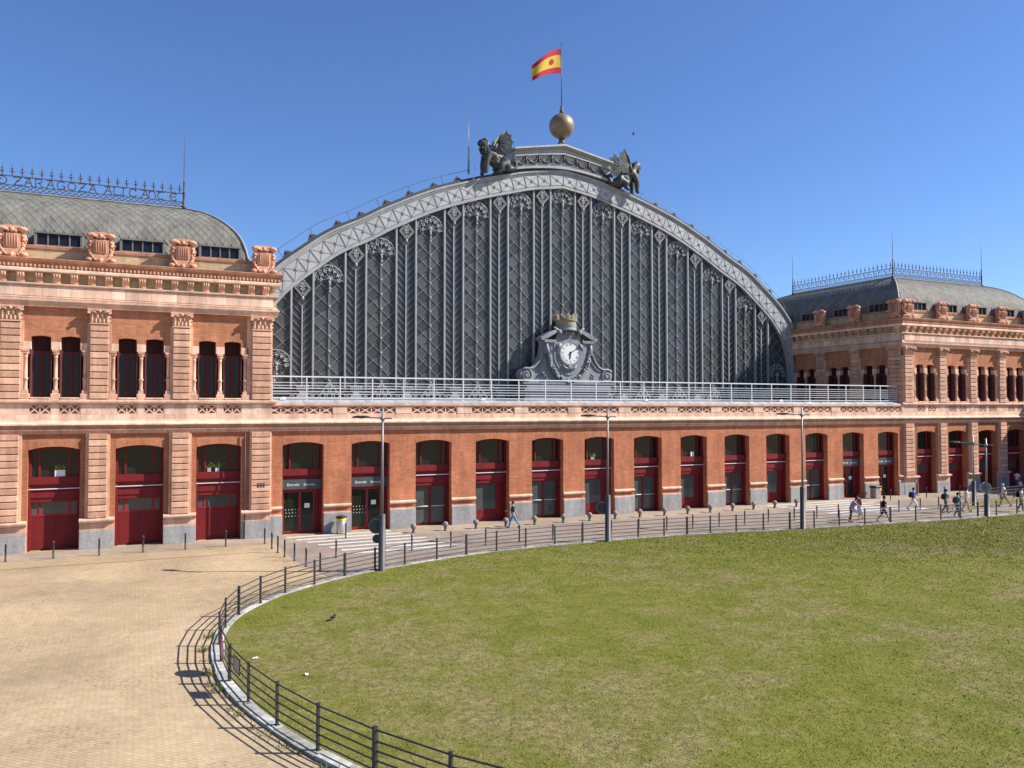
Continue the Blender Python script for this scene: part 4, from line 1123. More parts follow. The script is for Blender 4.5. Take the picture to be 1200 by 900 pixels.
part('roof_gutter', sweep_arch(MB(), (1, .12), (1, .36), 13.0, 13.9), M['iron_dark'], shed)
# panels of the band, each with crossed rods and a rosette
NPAN = 58
for i in range(NPAN):
    sa = TOT * i / NPAN; sb = TOT * (i + 1) / NPAN; pa, na, ta = at_s(sa); pb, nb2, tb = at_s(sb)
    A, B, C_, D = pa + na * .21, pb + nb2 * .21, pb + nb2 * (tb - .27), pa + na * (ta - .27)
    A, B, C_, D = [clampx(q) for q in (A, B, C_, D)]
    if (D - A).length < .25 or (B - C_).length < .25: continue
    ctr = (A + B + C_ + D) / 4; sh_ = lambda q: ctr + (q - ctr) * .955
    a, b, c, d = [sh_(q) for q in (A, B, C_, D)]
    m = MB(); m.add([(q.x, 12.90, q.y) for q in (a, b, c, d)] + [(q.x, 12.98, q.y) for q in (a, b, c, d)], [(3, 2, 1, 0), (0, 1, 5, 4), (1, 2, 6, 5), (2, 3, 7, 6), (3, 0, 4, 7)])
    pn = part('band_panel', m, M['iron_light'], shed)
    m = MB(); Y = 12.885
    m.bar((a.x, Y, a.y), (c.x, Y, c.y), .02, .02); m.bar((b.x, Y + .004, b.y), (d.x, Y + .004, d.y), .02, .02)
    for q in range(4):
        an = q * pi / 2 + atan2(na.y, na.x) ; r = .16; m.bar((ctr.x, Y - .01, ctr.y), (ctr.x + r * cos(an), Y - .01, ctr.y + r * sin(an)), .05, .02)
    m.ball((ctr.x, Y - .02, ctr.y), .055, 6, 4)
    part('rosette', m, M['iron_mid'], pn)
    m = MB(); m.bar((A.x, 12.92, A.y), (D.x, 12.92, D.y), .06, .10); part('band_rib', m, M['iron_mid'], shed)
# glass
GP = 4.17; HWB = 1.25; NODE = 1.18
def col_z(x): return inner_z(x) + .02
zsb = 8.25
m = MB(); xs = np.linspace(-26.36, 26.36, 120)
for a, b in zip(xs, xs[1:]): m.add([(a, 13.26, zsb), (b, 13.26, zsb), (b, 13.26, max(col_z(b), zsb)), (a, 13.26, max(col_z(a), zsb))], [(0, 1, 2, 3)])
part('glass_sheet', m, M['glass_arch'], shed)
# lozenge panes standing slightly proud, each set a little differently
w_ = HWB - .05; panes = []
for k in range(-6, 7):
    cxx = k * GP
    for q in range(0, 20):
        for dxx, dz in ((0, 0), (-w_ / 2, .5), (w_ / 2, .5)):
            xc = cxx + dxx; zc = zsb + .35 + (q + dz + .5) * NODE
            if zc - NODE / 2 < 9.3: continue
            if min(col_z(xc - w_ / 2), col_z(xc + w_ / 2), col_z(xc)) < zc + NODE / 2 + .2 or abs(xc) + w_ / 2 > 26.0: continue
            panes.append((xc, zc))
panes.sort(key=lambda p: p[0])
pane_me = MB().add([(0, 0, -NODE / 2 + .03), (w_ / 2 - .03, 0, 0), (0, 0, NODE / 2 - .03), (-w_ / 2 + .03, 0, 0)], [(0, 1, 2, 3)]).mesh('pane', M['glass_arch'])
for xc, zc in panes[:300]:
    part('pane', pane_me, None, shed, T(xc, 13.235, zc) @ Matrix.Rotation(random.gauss(0, .012), 4, 'X') @ RZ(random.gauss(0, .012)))
m = MB()
for xc, zc in panes[300:]:
    m.cur = random.choice((0, 0, 1, 2, 3))
    t1, t2 = random.gauss(0, .006), random.gauss(0, .006)
    m.add([(xc, 13.235 + t1, zc - NODE / 2 + .03), (xc + w_ / 2 - .03, 13.235 + t2, zc), (xc, 13.235 - t1, zc + NODE / 2 - .03), (xc - w_ / 2 + .03, 13.235 - t2, zc)], [(0, 1, 2, 3)])
part('glazing', m, [M['glass_arch'], M['glass_arch_a'], M['glass_arch_b'], M['glass_arch_c']], shed, None, 'stuff')
# mullions
for k in range(-7, 7):
    for x, wd, dp in ((k * GP + HWB, .13, .23), (k * GP + GP - HWB, .13, .23), (k * GP + GP / 2, .09, .13)):
        if abs(x) > 26.2: continue
        zt = inner_z(x) + .05
        if wd < .12: zt = min(inner_z(x - .62), inner_z(x + .62)) - 1.5
        if zt < 9.5: continue
        m = MB(); m.box(x - wd / 2, x + wd / 2, 13.26 - dp, 13.26, zsb, zt)
        if wd > .12: m.box(x - wd / 2 - .03, x - wd / 2, 13.18, 13.25, zsb, zt - .05); m.box(x + wd / 2, x + wd / 2 + .03, 13.18, 13.25, zsb, zt - .05)
        part('mullion', m, M['iron'], shed)
def clip_seg(x0, z0, x1, z1, zlo, top):
    """clip a straight bar below a height function"""
    pts = []
    for i in range(9):
        t = i / 8; x = x0 + (x1 - x0) * t; z = z0 + (z1 - z0) * t
        if zlo <= z <= top(x): pts.append((x, z))
    return (pts[0], pts[-1]) if len(pts) > 1 else None
def lattice_bay(k):
    c = k * GP; m = MB(); tops = min(inner_z(c - HWB), inner_z(c + HWB)); top = lambda x: inner_z(x) - .02
    for q in range(-1, 20):
        z = zsb + .35 + q * NODE
        for x0, x1, z0, z1 in ((c, c + HWB, z, z + NODE), (c, c - HWB, z, z + NODE), (c, c + HWB, z, z - NODE), (c, c - HWB, z, z - NODE)):
            if abs(x1) > 26.3: x1 = 26.3 if x1 > 0 else -26.3
            s = clip_seg(x0, z0, x1, z1, zsb, top)
            if s: m.bar((s[0][0], 13.20 + .004 * (z1 > z0), s[0][1]), (s[1][0], 13.20 + .004 * (z1 > z0), s[1][1]), .027, .03)
    for s in (-.05, .05): m.box(c + s - .016, c + s + .016, 13.15, 13.19, zsb, tops - .4)
    part('lattice', m, M['iron_lattice'], shed)
    for q in range(0, 20):
        z = zsb + .35 + q * NODE
        if 9.5 < z < fan_z(c) - .7:
            part('node_boss', cached('boss', lambda: (lambda b: (b.ball((0, 0, 0), .125, 8, 5, (1, .7, 1)), b.octa((0, -.1, 0), .09), b)[2])(MB()).mesh('node_boss', M['iron'])), None, shed, T(c, 13.14, z) @ Matrix.Scale(.9, 4))
RF = 1.12
def fan_z(c):
    return min(inner_z(c + RF * cos(a)) - RF * sin(a) for a in [i * pi / 12 for i in range(13)]) - .12
def fan_me():
    m = MB(); Y0, Y1 = 13.06, 13.13
    m.ring((0, 0), RF, .07, Y0, Y1, -.15, pi + .15, 22); m.ring((0, 0), RF - .24, .04, Y0, Y1, -.05, pi + .05, 18)
    for i in range(13):
        a = i * pi / 12; b = a + pi / 24 * (1 if i % 2 else -1)
        m.bar((cos(a) * (RF - .24), 13.03, sin(a) * (RF - .24)), (cos(b) * RF, 13.03, sin(b) * RF), .035, .05)
    for i in range(7):
        a = -.12 + (pi + .24) * i / 6; r = RF - .46
        m.bar((cos(a) * (RF - .2), 13.03, sin(a) * (RF - .2)), (cos(a) * r, 13.03, sin(a) * r), .06, .05)
        for da, dr in ((0, -.06), (.13, .05), (-.13, .05)): m.octa((cos(a + da) * (r + dr), 13.01, sin(a + da) * (r + dr)), .095)
        m.bar((0, 13.04, 0), (cos(a) * (r - .2), 13.04, sin(a) * (r - .2)), .028, .03)
    m.ball((0, 13.02, 0), .15, 8, 5)
    for i in range(6): a = i * pi / 3; m.octa((.2 * cos(a), 13.0, .2 * sin(a)), .075)
    m.tube([(0, 13.02, -.1), (0, 13.02, -.75)], [.085, .05], 6); m.octa((0, 13.0, -.42), .12); m.octa((0, 13.0, -.75), .14)
    return m.mesh('fan_ornament', M['iron'])
for k in range(-6, 7):
    lattice_bay(k)
    c = k * GP
    fz = fan_z(c) if abs(k) < 6 else 11.05
    part('fan_ornament', cached('fan', fan_me), None, shed, T(c, .08, fz) if abs(k) < 6 else T(c + .15 * (-1 if k > 0 else 1), 0, fz))
def loz_me():
    m = MB(); r = .70; P4 = [(0, r), (r * .86, 0), (0, -r), (-r * .86, 0)]
    for f in (1, .74):
        for i in range(4):
            a, b = P4[i], P4[(i + 1) % 4]; m.bar((a[0] * f, 13.0, a[1] * f), (b[0] * f, 13.0, b[1] * f), .06 if f == 1 else .035, .09)
    m.bar((0, 13.0, -.5), (0, 13.0, .4), .05, .06)
    for z, s in ((-.18, .2), (.03, .22), (.22, .14)):
        for q in (-1, 1): m.add([(0, 12.98, z), (q * s, 12.97, z + .07), (q * s * .8, 12.95, z + .2), (q * .05, 12.98, z + .12)], [(0, 1, 2, 3) if q > 0 else (3, 2, 1, 0)])
    m.add([(0, 12.97, .2), (.07, 12.96, .32), (0, 12.97, .46), (-.07, 12.96, .32)], [(0, 1, 2, 3)])
    m.tube([(0, 13.0, -.66), (0, 13.0, -.95)], [.09, .05], 6); m.octa((0, 12.98, -.82), .12)
    return m.mesh('lozenge_ornament', M['iron'])
for k in range(-6, 6):
    c = k * GP + GP / 2; r = .70
    z = min(inner_z(c + dx) + abs(dx) / .86 for dx in (-.6, -.3, 0, .3, .6)) - r - .02
    z = min(z, inner_z(c) - r - .02)
    if z > 10: part('lozenge_ornament', cached('loz', loz_me), None, shed, T(c, 0, z))
    # herringbone bars beside the thin mullion
    m = MB(); hw = GP / 2 - HWB; q = 0; zt = z - .3
    zz_ = zsb + .8
    while zz_ < zt:
        for s in (-1, 1):
            if zz_ + hw * 1.0 < inner_z(c + s * hw) - .05: m.bar((c + s * .05, 13.21, zz_), (c + s * (hw - .07), 13.21, zz_ + hw * .85), .026, .035)
        zz_ += .6
    part('herringbone_bars', m, M['iron_lattice'], shed)
# base of the arch: plinth rails and cast ornaments
for z0, z1, y0, mt in ((8.21, 8.42, 12.7, 'iron_mid'), (8.42, 8.55, 12.8, 'iron'), (8.9, 9.0, 12.95, 'iron_mid'), (9.2, 9.3, 12.95, 'iron_mid')):
    part('plinth_rail', MB().box(-26.3, 26.3, y0, 13.25, z0, z1), M[mt], shed)
def vase_me():
    m = MB()
    m.prism([(-.55, .0), (.55, 0), (.38, .22), (.22, .34), (.34, .5), (.45, .72), (.5, .95), (-.5, .95), (-.45, .72), (-.34, .5), (-.22, .34), (-.38, .22)], 12.78, 12.9)
    for i in range(7): m.tube([(-.42 + i * .14, 12.77, .56), (-.45 + i * .15, 12.75, .98)], .04, 5)
    for s in (-1, 1): m.ring((s * .5, .17), .15, .06, 12.8, 12.88, n=10); m.ring((s * .82, .1), .1, .05, 12.8, 12.88, n=8)
    return m.mesh('vase_ornament', M['iron'])
def tri_me():
    m = MB()
    for c, r in (((-.55, .2), .2), ((0, .2), .2), ((.55, .2), .2), ((-.28, .55), .2), ((.28, .55), .2), ((0, .9), .17)): m.ring(c, r, .075, 12.82, 12.9, n=12)
    for s in (-1, 1): m.bar((s * .95, 12.86, 0), (0, 12.86, 1.25), .07, .06)
    m.octa((0, 12.84, 1.28), .1)
    return m.mesh('pyramid_ornament', M['iron'])
for k in range(-6, 7):
    if abs(k) > 0 and abs(k) < 6: part('pyramid_ornament', cached('tri', tri_me), None, shed, T(k * GP, 0, 8.5))
    if k < 6 and k not in (-1, 0): part('vase_ornament', cached('vase', vase_me), None, shed, T(k * GP + GP / 2, 0, 8.5))
# vaulted roof behind
vs = []; fs = []; k = 60
for i in range(k + 1):
    p, n_, t = at_s(TOT * (.06 + .88 * i / k)); q = clampx(p + n_ * (t + .2)); vs += [(q.x, 13.4, q.y), (q.x, 78, q.y)]
for i in range(k): fs.append((2 * i, 2 * i + 1, 2 * i + 3, 2 * i + 2))
m = MB(); m.add(vs, fs, True); part('vault_roof', m, M['zinc'], shed)
part('rear_mass', MB().box(-26.9, 26.9, 30, 77.5, 0, 17), M['brick_dark'], shed)
# antefixes along the gutter and the safety line above it
def ante_me():
    m = MB(); m.box(-.32, .32, -.1, .1, 0, .12)
    m.prism([(-.12, .1), (.12, .1), (.16, .3), (.1, .5), (0, .6), (-.1, .5), (-.16, .3)], -.07, .07)
    for s in (-1, 1): m.prism([(s * .1, .1), (s * .36, .16), (s * .34, .34), (s * .22, .44), (s * .14, .3)][::s], -.06, .06); m.octa((s * .46, 0, .12), .12)
    m.octa((0, -.06, .3), .12)
    return m.mesh('antefix', M['iron_dark'])
for sgn in (-1, 1):
    for x in (9.95, 12.05, 14.12, 16.15, 18.15, 20.1, 22.0, 23.85, 25.6):
        # nearest arch position with that x on the outer edge
        best = min((abs((at_s(s)[0] + at_s(s)[1] * at_s(s)[2]).x - sgn * x), s) for s in np.linspace(0, TOT, 400))[1]
        p, n_, t = at_s(best); q = p + n_ * (t + .34)
        part('antefix', cached('ante', ante_me), None, shed, T(q.x, 13.2, q.y) @ Matrix.Rotation(atan2(n_.x, n_.y), 4, 'Y') @ Matrix.Scale(.68, 4))
    pts = []
    for s in np.linspace(0, TOT, 300):
        p, n_, t = at_s(s); q = p + n_ * (t + 1.12)
        if sgn * q.x > 8.6 and abs(q.x) < 27.4 and p.y > 12: pts.append((q.x, 13.6, q.y))
    ln = tag(link('safety_line', None, None, T(*pts[0])), 'thin safety cable on short stanchions above the %s slope of the glazed arch' % ('left' if sgn < 0 else 'right'), 'cable', 'safety cables on the arch')
    m = MB(); m.tube(pts, .022, 4); part('cable', m, M['pole'], ln)
    for i in range(0, len(pts), 12):
        s_ = pts[i]; m = MB(); dx_ = -s_[0] / 40; m.tube([s_, (s_[0] + dx_ * .8, 13.6, s_[2] - .85)], .022, 4); part('stanchion', m, M['pole_dark'], ln)
# lattice mast at the left of the crown
am = thing('aerial_mast', 'thin lattice aerial mast standing beside the left winged statue', 'mast', (-8.35, 15, 28.2))
m = MB()
for s in ((-.09, -.05), (.09, -.05), (0, .1)): m.tube([(-8.35 + s[0], 15 + s[1], 28.2), (-8.35 + s[0] * .7, 15 + s[1] * .7, 30.6)], .02, 4)
for i in range(12): z = 28.3 + i * .19; m.bar((-8.44, 14.95, z), (-8.26, 14.95, z + .19), .018)
part('lattice_base', m, M['pole_dark'], am); m = MB(); m.tube([(-8.35, 15, 28.2), (-8.35, 15, 33.6)], [.035, .02], 5); m.octa((-8.35, 15, 33.6), .07); m.tube([(-8.35, 15, 29.3), (-7.9, 15, 29.6), (-7.7, 15, 28.6)], .018, 4); part('pole', m, M['pole'], am)

# crown parapet with swags
PXL, PXR = -4.9, 4.9
def crown_lo(x):
    x = abs(x); return 28.92 + .12 - .030 * x - .0215 * x * x * .9
def crown_hi(x): return 31.30 - abs(x) * .19
def crown_strip(f0, f1, y0, y1, name, mat, xl=PXL, xr=PXR):
    m = MB(); k = 24; vs = []
    for i in range(k + 1):
        x = xl + (xr - xl) * i / k; a, b = crown_lo(x), crown_hi(x)
        vs += [(x, y0, a + (b - a) * f0), (x, y0, a + (b - a) * f1), (x, y1, a + (b - a) * f1), (x, y1, a + (b - a) * f0)]
    fs = [(0, 1, 2, 3), (4 * k + 3, 4 * k + 2, 4 * k + 1, 4 * k)]
    for i in range(k):
        for q in range(4): fs.append((4 * i + q, 4 * (i + 1) + q, 4 * (i + 1) + (q + 1) % 4, 4 * i + (q + 1) % 4))
    m.add(vs, fs); part(name, m, M[mat], shed)
crown_strip(0, .97, 12.95, 15.2, 'parapet', 'iron_light')
crown_strip(.93, 1.0, 12.55, 15.4, 'parapet_coping', 'iron_light', PXL - .1, PXR + .1)
crown_strip(.86, .925, 12.72, 12.95, 'parapet_moulding', 'iron'); crown_strip(.60, .66, 12.72, 12.95, 'parapet_moulding', 'iron'); crown_strip(.72, .75, 12.86, 12.95, 'parapet_moulding', 'iron')
crown_strip(0, .10, 12.6, 12.95, 'parapet_moulding', 'iron')
def swag():
    m = MB(); n_ = 9
    for i in range(n_ + 1):
        t = i / n_; x = -.55 + 1.1 * t; z = -.46 * sin(pi * t); m.ball((x, 0, z), .085 + .05 * sin(pi * t), 6, 4)
    return m.mesh('swag', M['iron_dark'])
for i in range(8):
    x = -4.45 + 1.27 * i; z = crown_lo(x) + (crown_hi(x) - crown_lo(x)) * .50
    part('swag', cached('swag', swag), None, shed, T(x, 12.84, z) @ Matrix.Rotation(.19 * (1 if x > 0 else -1) * 1.1, 4, 'Y'))
    xd = x - .63; z = crown_lo(xd) + (crown_hi(xd) - crown_lo(xd)) * .5
    def drop():
        m = MB(); m.tube([(0, 0, .22), (0, 0, .05), (0, 0, -.35), (0, 0, -.5)], [.05, .10, .12, .03], 6); m.octa((0, -.05, .2), .12); return m.mesh('swag_drop', M['iron_dark'])
    if xd > PXL: part('swag_drop', cached('drop', drop), None, shed, T(xd, 12.82, z))
# globe, flagstaff, flag
gb = thing('globe_finial', 'large gilded globe with tall flagstaff on the crown of the arch', 'finial', (-.05, 13.2, 31.2))
m = MB(); m.box(-.42, .32, 12.85, 13.55, 31.15, 31.45); m.lathe([(.36, 31.45), (.30, 31.6), (.24, 31.75), (.30, 32.0), (.4, 32.12)], -.05, 13.2, 12); part('pedestal', m, M['iron_dark'], gb)
m = MB(); m.ball((-.05, 13.2, 33.10), 1.14, 32, 20); part('globe', m, M['ball'], gb)
m = MB(); m.lathe([(.2, 34.2), (.2, 34.5), (.12, 34.55), (.12, 34.9), (.06, 34.95)], -.05, 13.2, 8); m.tube([(-.05, 13.2, 34.4), (-.05, 13.2, 40.6)], [.05, .035], 6); m.octa((-.05, 13.2, 40.6), .09); m.tube([(-.12, 13.2, 35.6), (.02, 13.2, 35.6)], .06, 5); part('flagstaff', m, M['pole_dark'], gb)
fl = thing('flag', 'red and yellow striped flag flying from the flagstaff', 'flag', (-.12, 13.2, 39.1))
def flag_pt(u, v):
    x = -.12 - 3.15 * u + .1 * sin(7 * u); y = 13.2 + .28 * sin(6.5 * u + v * 1.2) * u ** .6 - .5 * u
    z = 37.9 + 2.25 * v * (1 - .30 * u) - (1.5 * u ** 1.4) * (.9 + .05 * v) + .16 * sin(6 * u) * (.4 + .6 * v)
    return (x, y, z)
for name, v0, v1, mt in (('lower_stripe', 0, .25, 'flag_red'), ('middle_stripe', .25, .75, 'flag_yellow'), ('upper_stripe', .75, 1, 'flag_red')):
    m = MB(); nu, nv = 24, 6
    for face in (0, 1):
        vs = [(lambda p: (p[0], p[1] + .012 * face, p[2]))(flag_pt(i / nu, v0 + (v1 - v0) * j / nv)) for i in range(nu + 1) for j in range(nv + 1)]
        fs = [(i * (nv + 1) + j, (i + 1) * (nv + 1) + j, (i + 1) * (nv + 1) + j + 1, i * (nv + 1) + j + 1) for i in range(nu) for j in range(nv)]
        m.add(vs, fs, True)
    part(name, m, M[mt], fl)
m = MB()   # small coat of arms: shield between two columns under a crown
def fp(u, v, d=-.03): p = flag_pt(u, v); return (p[0], p[1] + d, p[2])
m.add([fp(.30, .58), fp(.30, .44), fp(.345, .37), fp(.39, .44), fp(.39, .58)], [(0, 1, 2, 3, 4)])
m.add([fp(.31, .64), fp(.38, .64), fp(.375, .59), fp(.315, .59)], [(0, 1, 2, 3)])
m.add([fp(.27, .60), fp(.285, .60), fp(.285, .40), fp(.27, .40)], [(0, 1, 2, 3)]); m.add([fp(.405, .60), fp(.42, .60), fp(.42, .40), fp(.405, .40)], [(0, 1, 2, 3)])
m.add([fp(.345, .40, -.04), fp(.345, .57, -.04), fp(.305, .57, -.04), fp(.305, .45, -.04)], [(0, 1, 2, 3)])
part('coat_of_arms', m, M['flag_red'], fl)

# ------------------------------------------------------------------ winged statues
def skin_mesh(name, verts, edges, radii, mats, sub=2, root=0, k=1.):
    me = bpy.data.meshes.new(name); me.from_pydata(verts, edges, []); o = bpy.data.objects.new('tmp_skin', me); COL.objects.link(o)
    sk = o.modifiers.new('s', 'SKIN'); sk.use_smooth_shade = True
    for i, r in enumerate(radii):
        d = me.skin_vertices[0].data[i]; d.radius = (r[0] * k, r[1] * k) if isinstance(r, tuple) else (r * k, r * k); d.use_root = i == root
    if sub: o.modifiers.new('b', 'SUBSURF').levels = sub
    ev = o.evaluated_get(bpy.context.evaluated_depsgraph_get()); out = bpy.data.meshes.new_from_object(ev)
    bpy.data.objects.remove(o); bpy.data.meshes.remove(me); out.name = name; out.materials.clear()
    for m in (mats if isinstance(mats, (list, tuple)) else [mats]): out.materials.append(m)
    out.polygons.foreach_set('use_smooth', [True] * len(out.polygons)); return out
def chain(V, E, R, pts, attach=None):
    """append a chain of (x, y, z, r); returns the indices"""
    idx = []
    for p in pts:
        V.append(p[:3]); R.append(p[3]); i = len(V) - 1
        if attach is not None: E.append((attach, i))
        attach = i; idx.append(i)
    return idx
rr_b = random.Random(5)
def beast(name, label, loc, flip):
    root = thing(name, label, 'statue', loc, 'winged statues on the arch', 0)
    mw = W[root.name] @ (Matrix.Scale(-1, 4, (1, 0, 0)) if flip else Matrix())
    V, E, R = [], [], []
    sp = chain(V, E, R, [(2.05, 0, .66, .56), (1.45, 0, 1.02, .56), (.88, 0, 1.5, .64), (.66, 0, 2.0, .50), (.62, 0, 2.4, .42), (.46, 0, 2.76, .43), (.08, 0, 2.68, .28), (-.06, 0, 2.56, .17)])
    for s in (-1, 1):
        chain(V, E, R, [(.62, s * .42, 1.6, .31), (.32, s * .44, .98, .25), (.22, s * .44, .42, .20), (.2, s * .44, .15, .18), (-.06, s * .44, .09, .15)], sp[2])
        chain(V, E, R, [(2.0, s * .5, .72, .46), (1.42, s * .62, .58, .34), (1.7, s * .6, .22, .21), (1.35, s * .6, .11, .18), (1.12, s * .6, .09, .13)], sp[0])
        chain(V, E, R, [(.5, s * .26, 3.02, .10), (.56, s * .30, 3.16, .04)], sp[5])
    chain(V, E, R, [(2.6, -.05, .46, .36), (2.92, -.12, .34, .26), (3.2, -.16, .56, .21), (3.3, -.16, .94, .18), (3.02, -.16, 1.1, .13), (2.86, -.16, .88, .09)], sp[0])
    def body():
        me = skin_mesh('body', V, E, R, M['bronze'], 2, 0, 1.12); return me
    part('body', cached(('beast', flip), lambda: flipm(body()) if flip else body()), None, root, W[root.name])
    for s in (-1, 1):
        m = MB(); y0 = s * .42; tip = (2.35, s * .85, 3.62)
        rootp = (1.05, y0, 1.75); ends = [tip, (2.76, s * .88, 3.15), (2.9, s * .85, 2.55), (2.75, s * .8, 1.9), (2.2, s * .65, 1.4)]
        elb = (1.45, s * .62, 2.5)
        def P3(p, d): return (p[0], p[1] + d, p[2])
        for d, rev in ((-.035, False), (.035, True)):
            for a, b in zip(ends, ends[1:]):
                mid = tuple((a[q] + b[q]) / 2 * .93 + elb[q] * .07 for q in range(3))
                for tri in ((elb, a, mid), (elb, mid, b)):
                    t3 = [P3(p, d) for p in tri]; m.add(t3 if not rev else t3[::-1], [(0, 1, 2)])
            t3 = [P3(p, d) for p in (rootp, elb, ends[-1])]; m.add(t3 if not rev else t3[::-1], [(0, 1, 2)])
        for e_ in ends: m.tube([elb, e_], [.075, .03], 6)
        m.tube([rootp, elb], [.2, .11], 7); m.tube([elb, (1.82, s * .76, 3.1), tip], [.11, .085, .03], 6)
        for e_ in ends[:4]: m.tube([e_, (e_[0] + .16, e_[1], e_[2] + .04)], [.04, .008], 4)
        me = m.mesh('wing', M['bronze']); part('wing', flipm(me) if flip else me, None, root, W[root.name])
    m = MB()
    for i in range(5):
        m.octa((-.12 + .02 * i, (-.1 + .05 * i), 2.58), .05)
    for s in (-1, 1): m.octa((.12, s * .20, 2.82), .06)
    for i in range(9):
        a = -1.9 + i * .47
        for s in (-1, 1): m.ball((.52 + .3 * cos(a) * .6, s * .30, 2.70 + .30 * sin(a)), .12, 6, 4)
    for i in range(26):
        a = rr_b.uniform(-.9, .9); z = rr_b.uniform(1.3, 2.3); m.ball((.72 - .58 * cos(a) + (z - 1.8) * -.12, .55 * sin(a), z), .12, 6, 4)
    me = m.mesh('mane', M['bronze']); part('mane', flipm(me) if flip else me, None, root, W[root.name])
    me = MB().box(-.4, 3.7, -.75, .75, -.12, .04).mesh('plinth', M['iron_mid']); 
    sl = -.165
    return root
def flipm(me):
    me.transform(Matrix.Scale(-1, 4, (1, 0, 0))); me.flip_normals(); return me
bl = beast('winged_statue', 'dark bronze winged lion statue on the left of the crown, beside the aerial mast', (-7.95, 12.75, 27.62), False)
br_ = beast('winged_statue', 'dark bronze winged lion statue on the right of the crown, facing right', (7.6, 12.75, 27.62), True)
for r_, s in ((bl, 1), (br_, -1)):
    r_.scale = (.98, .98, .98)
    r_.rotation_euler = (0, -.14 * s, 0)

# ------------------------------------------------------------------ station clock
ck = thing('station_clock', 'grey cast iron clock with scrolled shoulders and gilt crown in front of the arch', 'clock', (0, 12.1, 8.22))
CX = -.25; CY = 11.75
m = MB(); m.box(CX - 4.3, CX + 4.3, CY - .15, 12.7, 8.22, 8.62); m.box(CX - 4.15, CX + 4.15, CY - .05, 12.7, 8.62, 9.2); m.box(CX - 4.35, CX + 4.35, CY - .3, 12.7, 9.2, 9.38); m.box(CX - 4.25, CX + 4.25, CY - .2, 12.7, 9.38, 9.75); m.box(CX - 4.5, CX + 4.5, CY - .35, 12.7, 9.75, 9.92); part('base', m, M['iron_clock'], ck)
m = MB()
for i in range(60): x = CX - 4.1 + i * 8.2 / 59; m.box(x - .045, x + .045, CY - .12, CY - .05, 8.7, 9.12); m.box(x - .05, x + .05, CY - .33, CY - .2, 9.42, 9.6)
part('dentil_band', m, M['iron'], ck, None, 'stuff')
half_o = [(0, 9.92), (3.2, 9.92), (4.1, 9.95), (4.5, 10.2), (4.62, 10.6), (4.5, 10.95), (4.15, 11.12), (3.6, 11.1), (3.2, 11.3), (2.8, 11.75), (2.5, 12.4), (2.4, 13.1), (2.35, 13.4), (0, 13.4)]
outl = [(CX + x, z) for x, z in half_o] + [(CX - x, z) for x, z in reversed(half_o[1:-1])]
m = MB(); m.prism(outl, CY + .12, 12.75); part('body', m, M['iron_clock'], ck)
for s in (-1, 1):
    m = MB()
    # volutes and raised borders
    sp = []
    for i in range(34):
        a = i * .36; r = .56 - i * .0145; sp.append((CX + s * (4.0 + r * cos(a + 1.2)), CY + .05, 10.52 + r * sin(a + 1.2)))
    m.tube(sp, .075, 6); m.tube([(CX + s * 4.0, CY - .05, 10.52), (CX + s * 4.0, 12.72, 10.52)], .16, 10)
    m.tube([(CX + s * x, CY + .06, z) for x, z in half_o[5:13]], .11, 6)
    m.tube([(CX + s * (x - .32), CY + .08, z - .12) for x, z in half_o[7:12]], .06, 6)
    m.tube([(CX + s * 4.0, CY + .1, 10.54), (CX + s * 4.0, 12.72, 10.54)], .57, 14)
    for i in range(4): a = i * pi / 2 + .4; m.octa((CX + s * (2.55 + .16 * cos(a)), CY + .1, 10.5 + .16 * sin(a)), .11)
    part('scroll', m, M['iron_clock'], ck)
m = MB()
for s in (-1, 1):
    x0, x1 = CX + s * 1.35, CX + s * 2.45
    m.prism([(min(x0, x1), 13.38), (max(x0, x1), 13.38), (max(x0, x1) + .05, 13.62), (min(x0, x1) - .05, 13.62)], CY - .35, 12.7)
    lo = [(2.55, 13.63), (2.2, 13.72), (1.75, 13.98), (1.3, 14.22), (.9, 14.3)]; hi = [(2.72, 13.78), (2.45, 14.0), (1.95, 14.28), (1.4, 14.5), (.9, 14.56)]
    for (a, b), (c, d) in zip(zip(lo, lo[1:]), zip(hi, hi[1:])):
        q = [(CX + s * p[0], p[1]) for p in (b, a, c, d)]
        m.prism(q if s > 0 else q[::-1], CY - .34, 12.6)
    m.tube([(CX + s * 2.62, CY - .36, 13.72), (CX + s * 2.62, 12.6, 13.72)], .17, 10)
    m.ball((CX + s * 1.0, CY - .3, 14.3), .24, 8, 5); m.tube([(CX + s * .9, CY - .25, 14.3), (CX + s * 1.35, CY - .25, 14.6), (CX + s * 1.55, CY - .2, 14.75)], [.17, .12, .03], 6)
    m.box(CX + s * 2.15 - .3, CX + s * 2.15 + .3, CY - .15, 12.6, 12.4, 13.38)
m.prism([(CX - 1.25, 13.4), (CX + 1.25, 13.4), (CX + 1.1, 14.45), (CX - 1.1, 14.45)], CY - .1, 12.6)
for x in (-.28, 0, .28): m.ball((CX + x, CY - .22, 14.25), .17, 7, 5)
m.lathe([(1.0, 14.45), (.95, 14.6), (.9, 14.85), (.98, 14.95)], CX, 12.1, 20)
part('hood', m, M['iron_clock'], ck)
def shield_pts(w_, top, bot): return [(CX - w_ * cos(a), bot + (top - bot) * .56 * (1 - sin(a))) for a in [i * pi / 14 for i in range(15)]] + [(CX + w_, top), (CX - w_, top)]
def shield(w_, top, bot):
    pts = [(CX - w_, top)]
    for i in range(17):
        a = pi + pi * i / 16; pts.append((CX + w_ * cos(a), bot + (top - bot) * .62 * (1 + sin(a)) ** .85))
    pts.append((CX + w_, top)); return pts
m = MB(); m.prism(shield(1.95, 13.45, 10.0), CY - .12, CY + .3); part('shield_frame', m, M['iron'], ck)
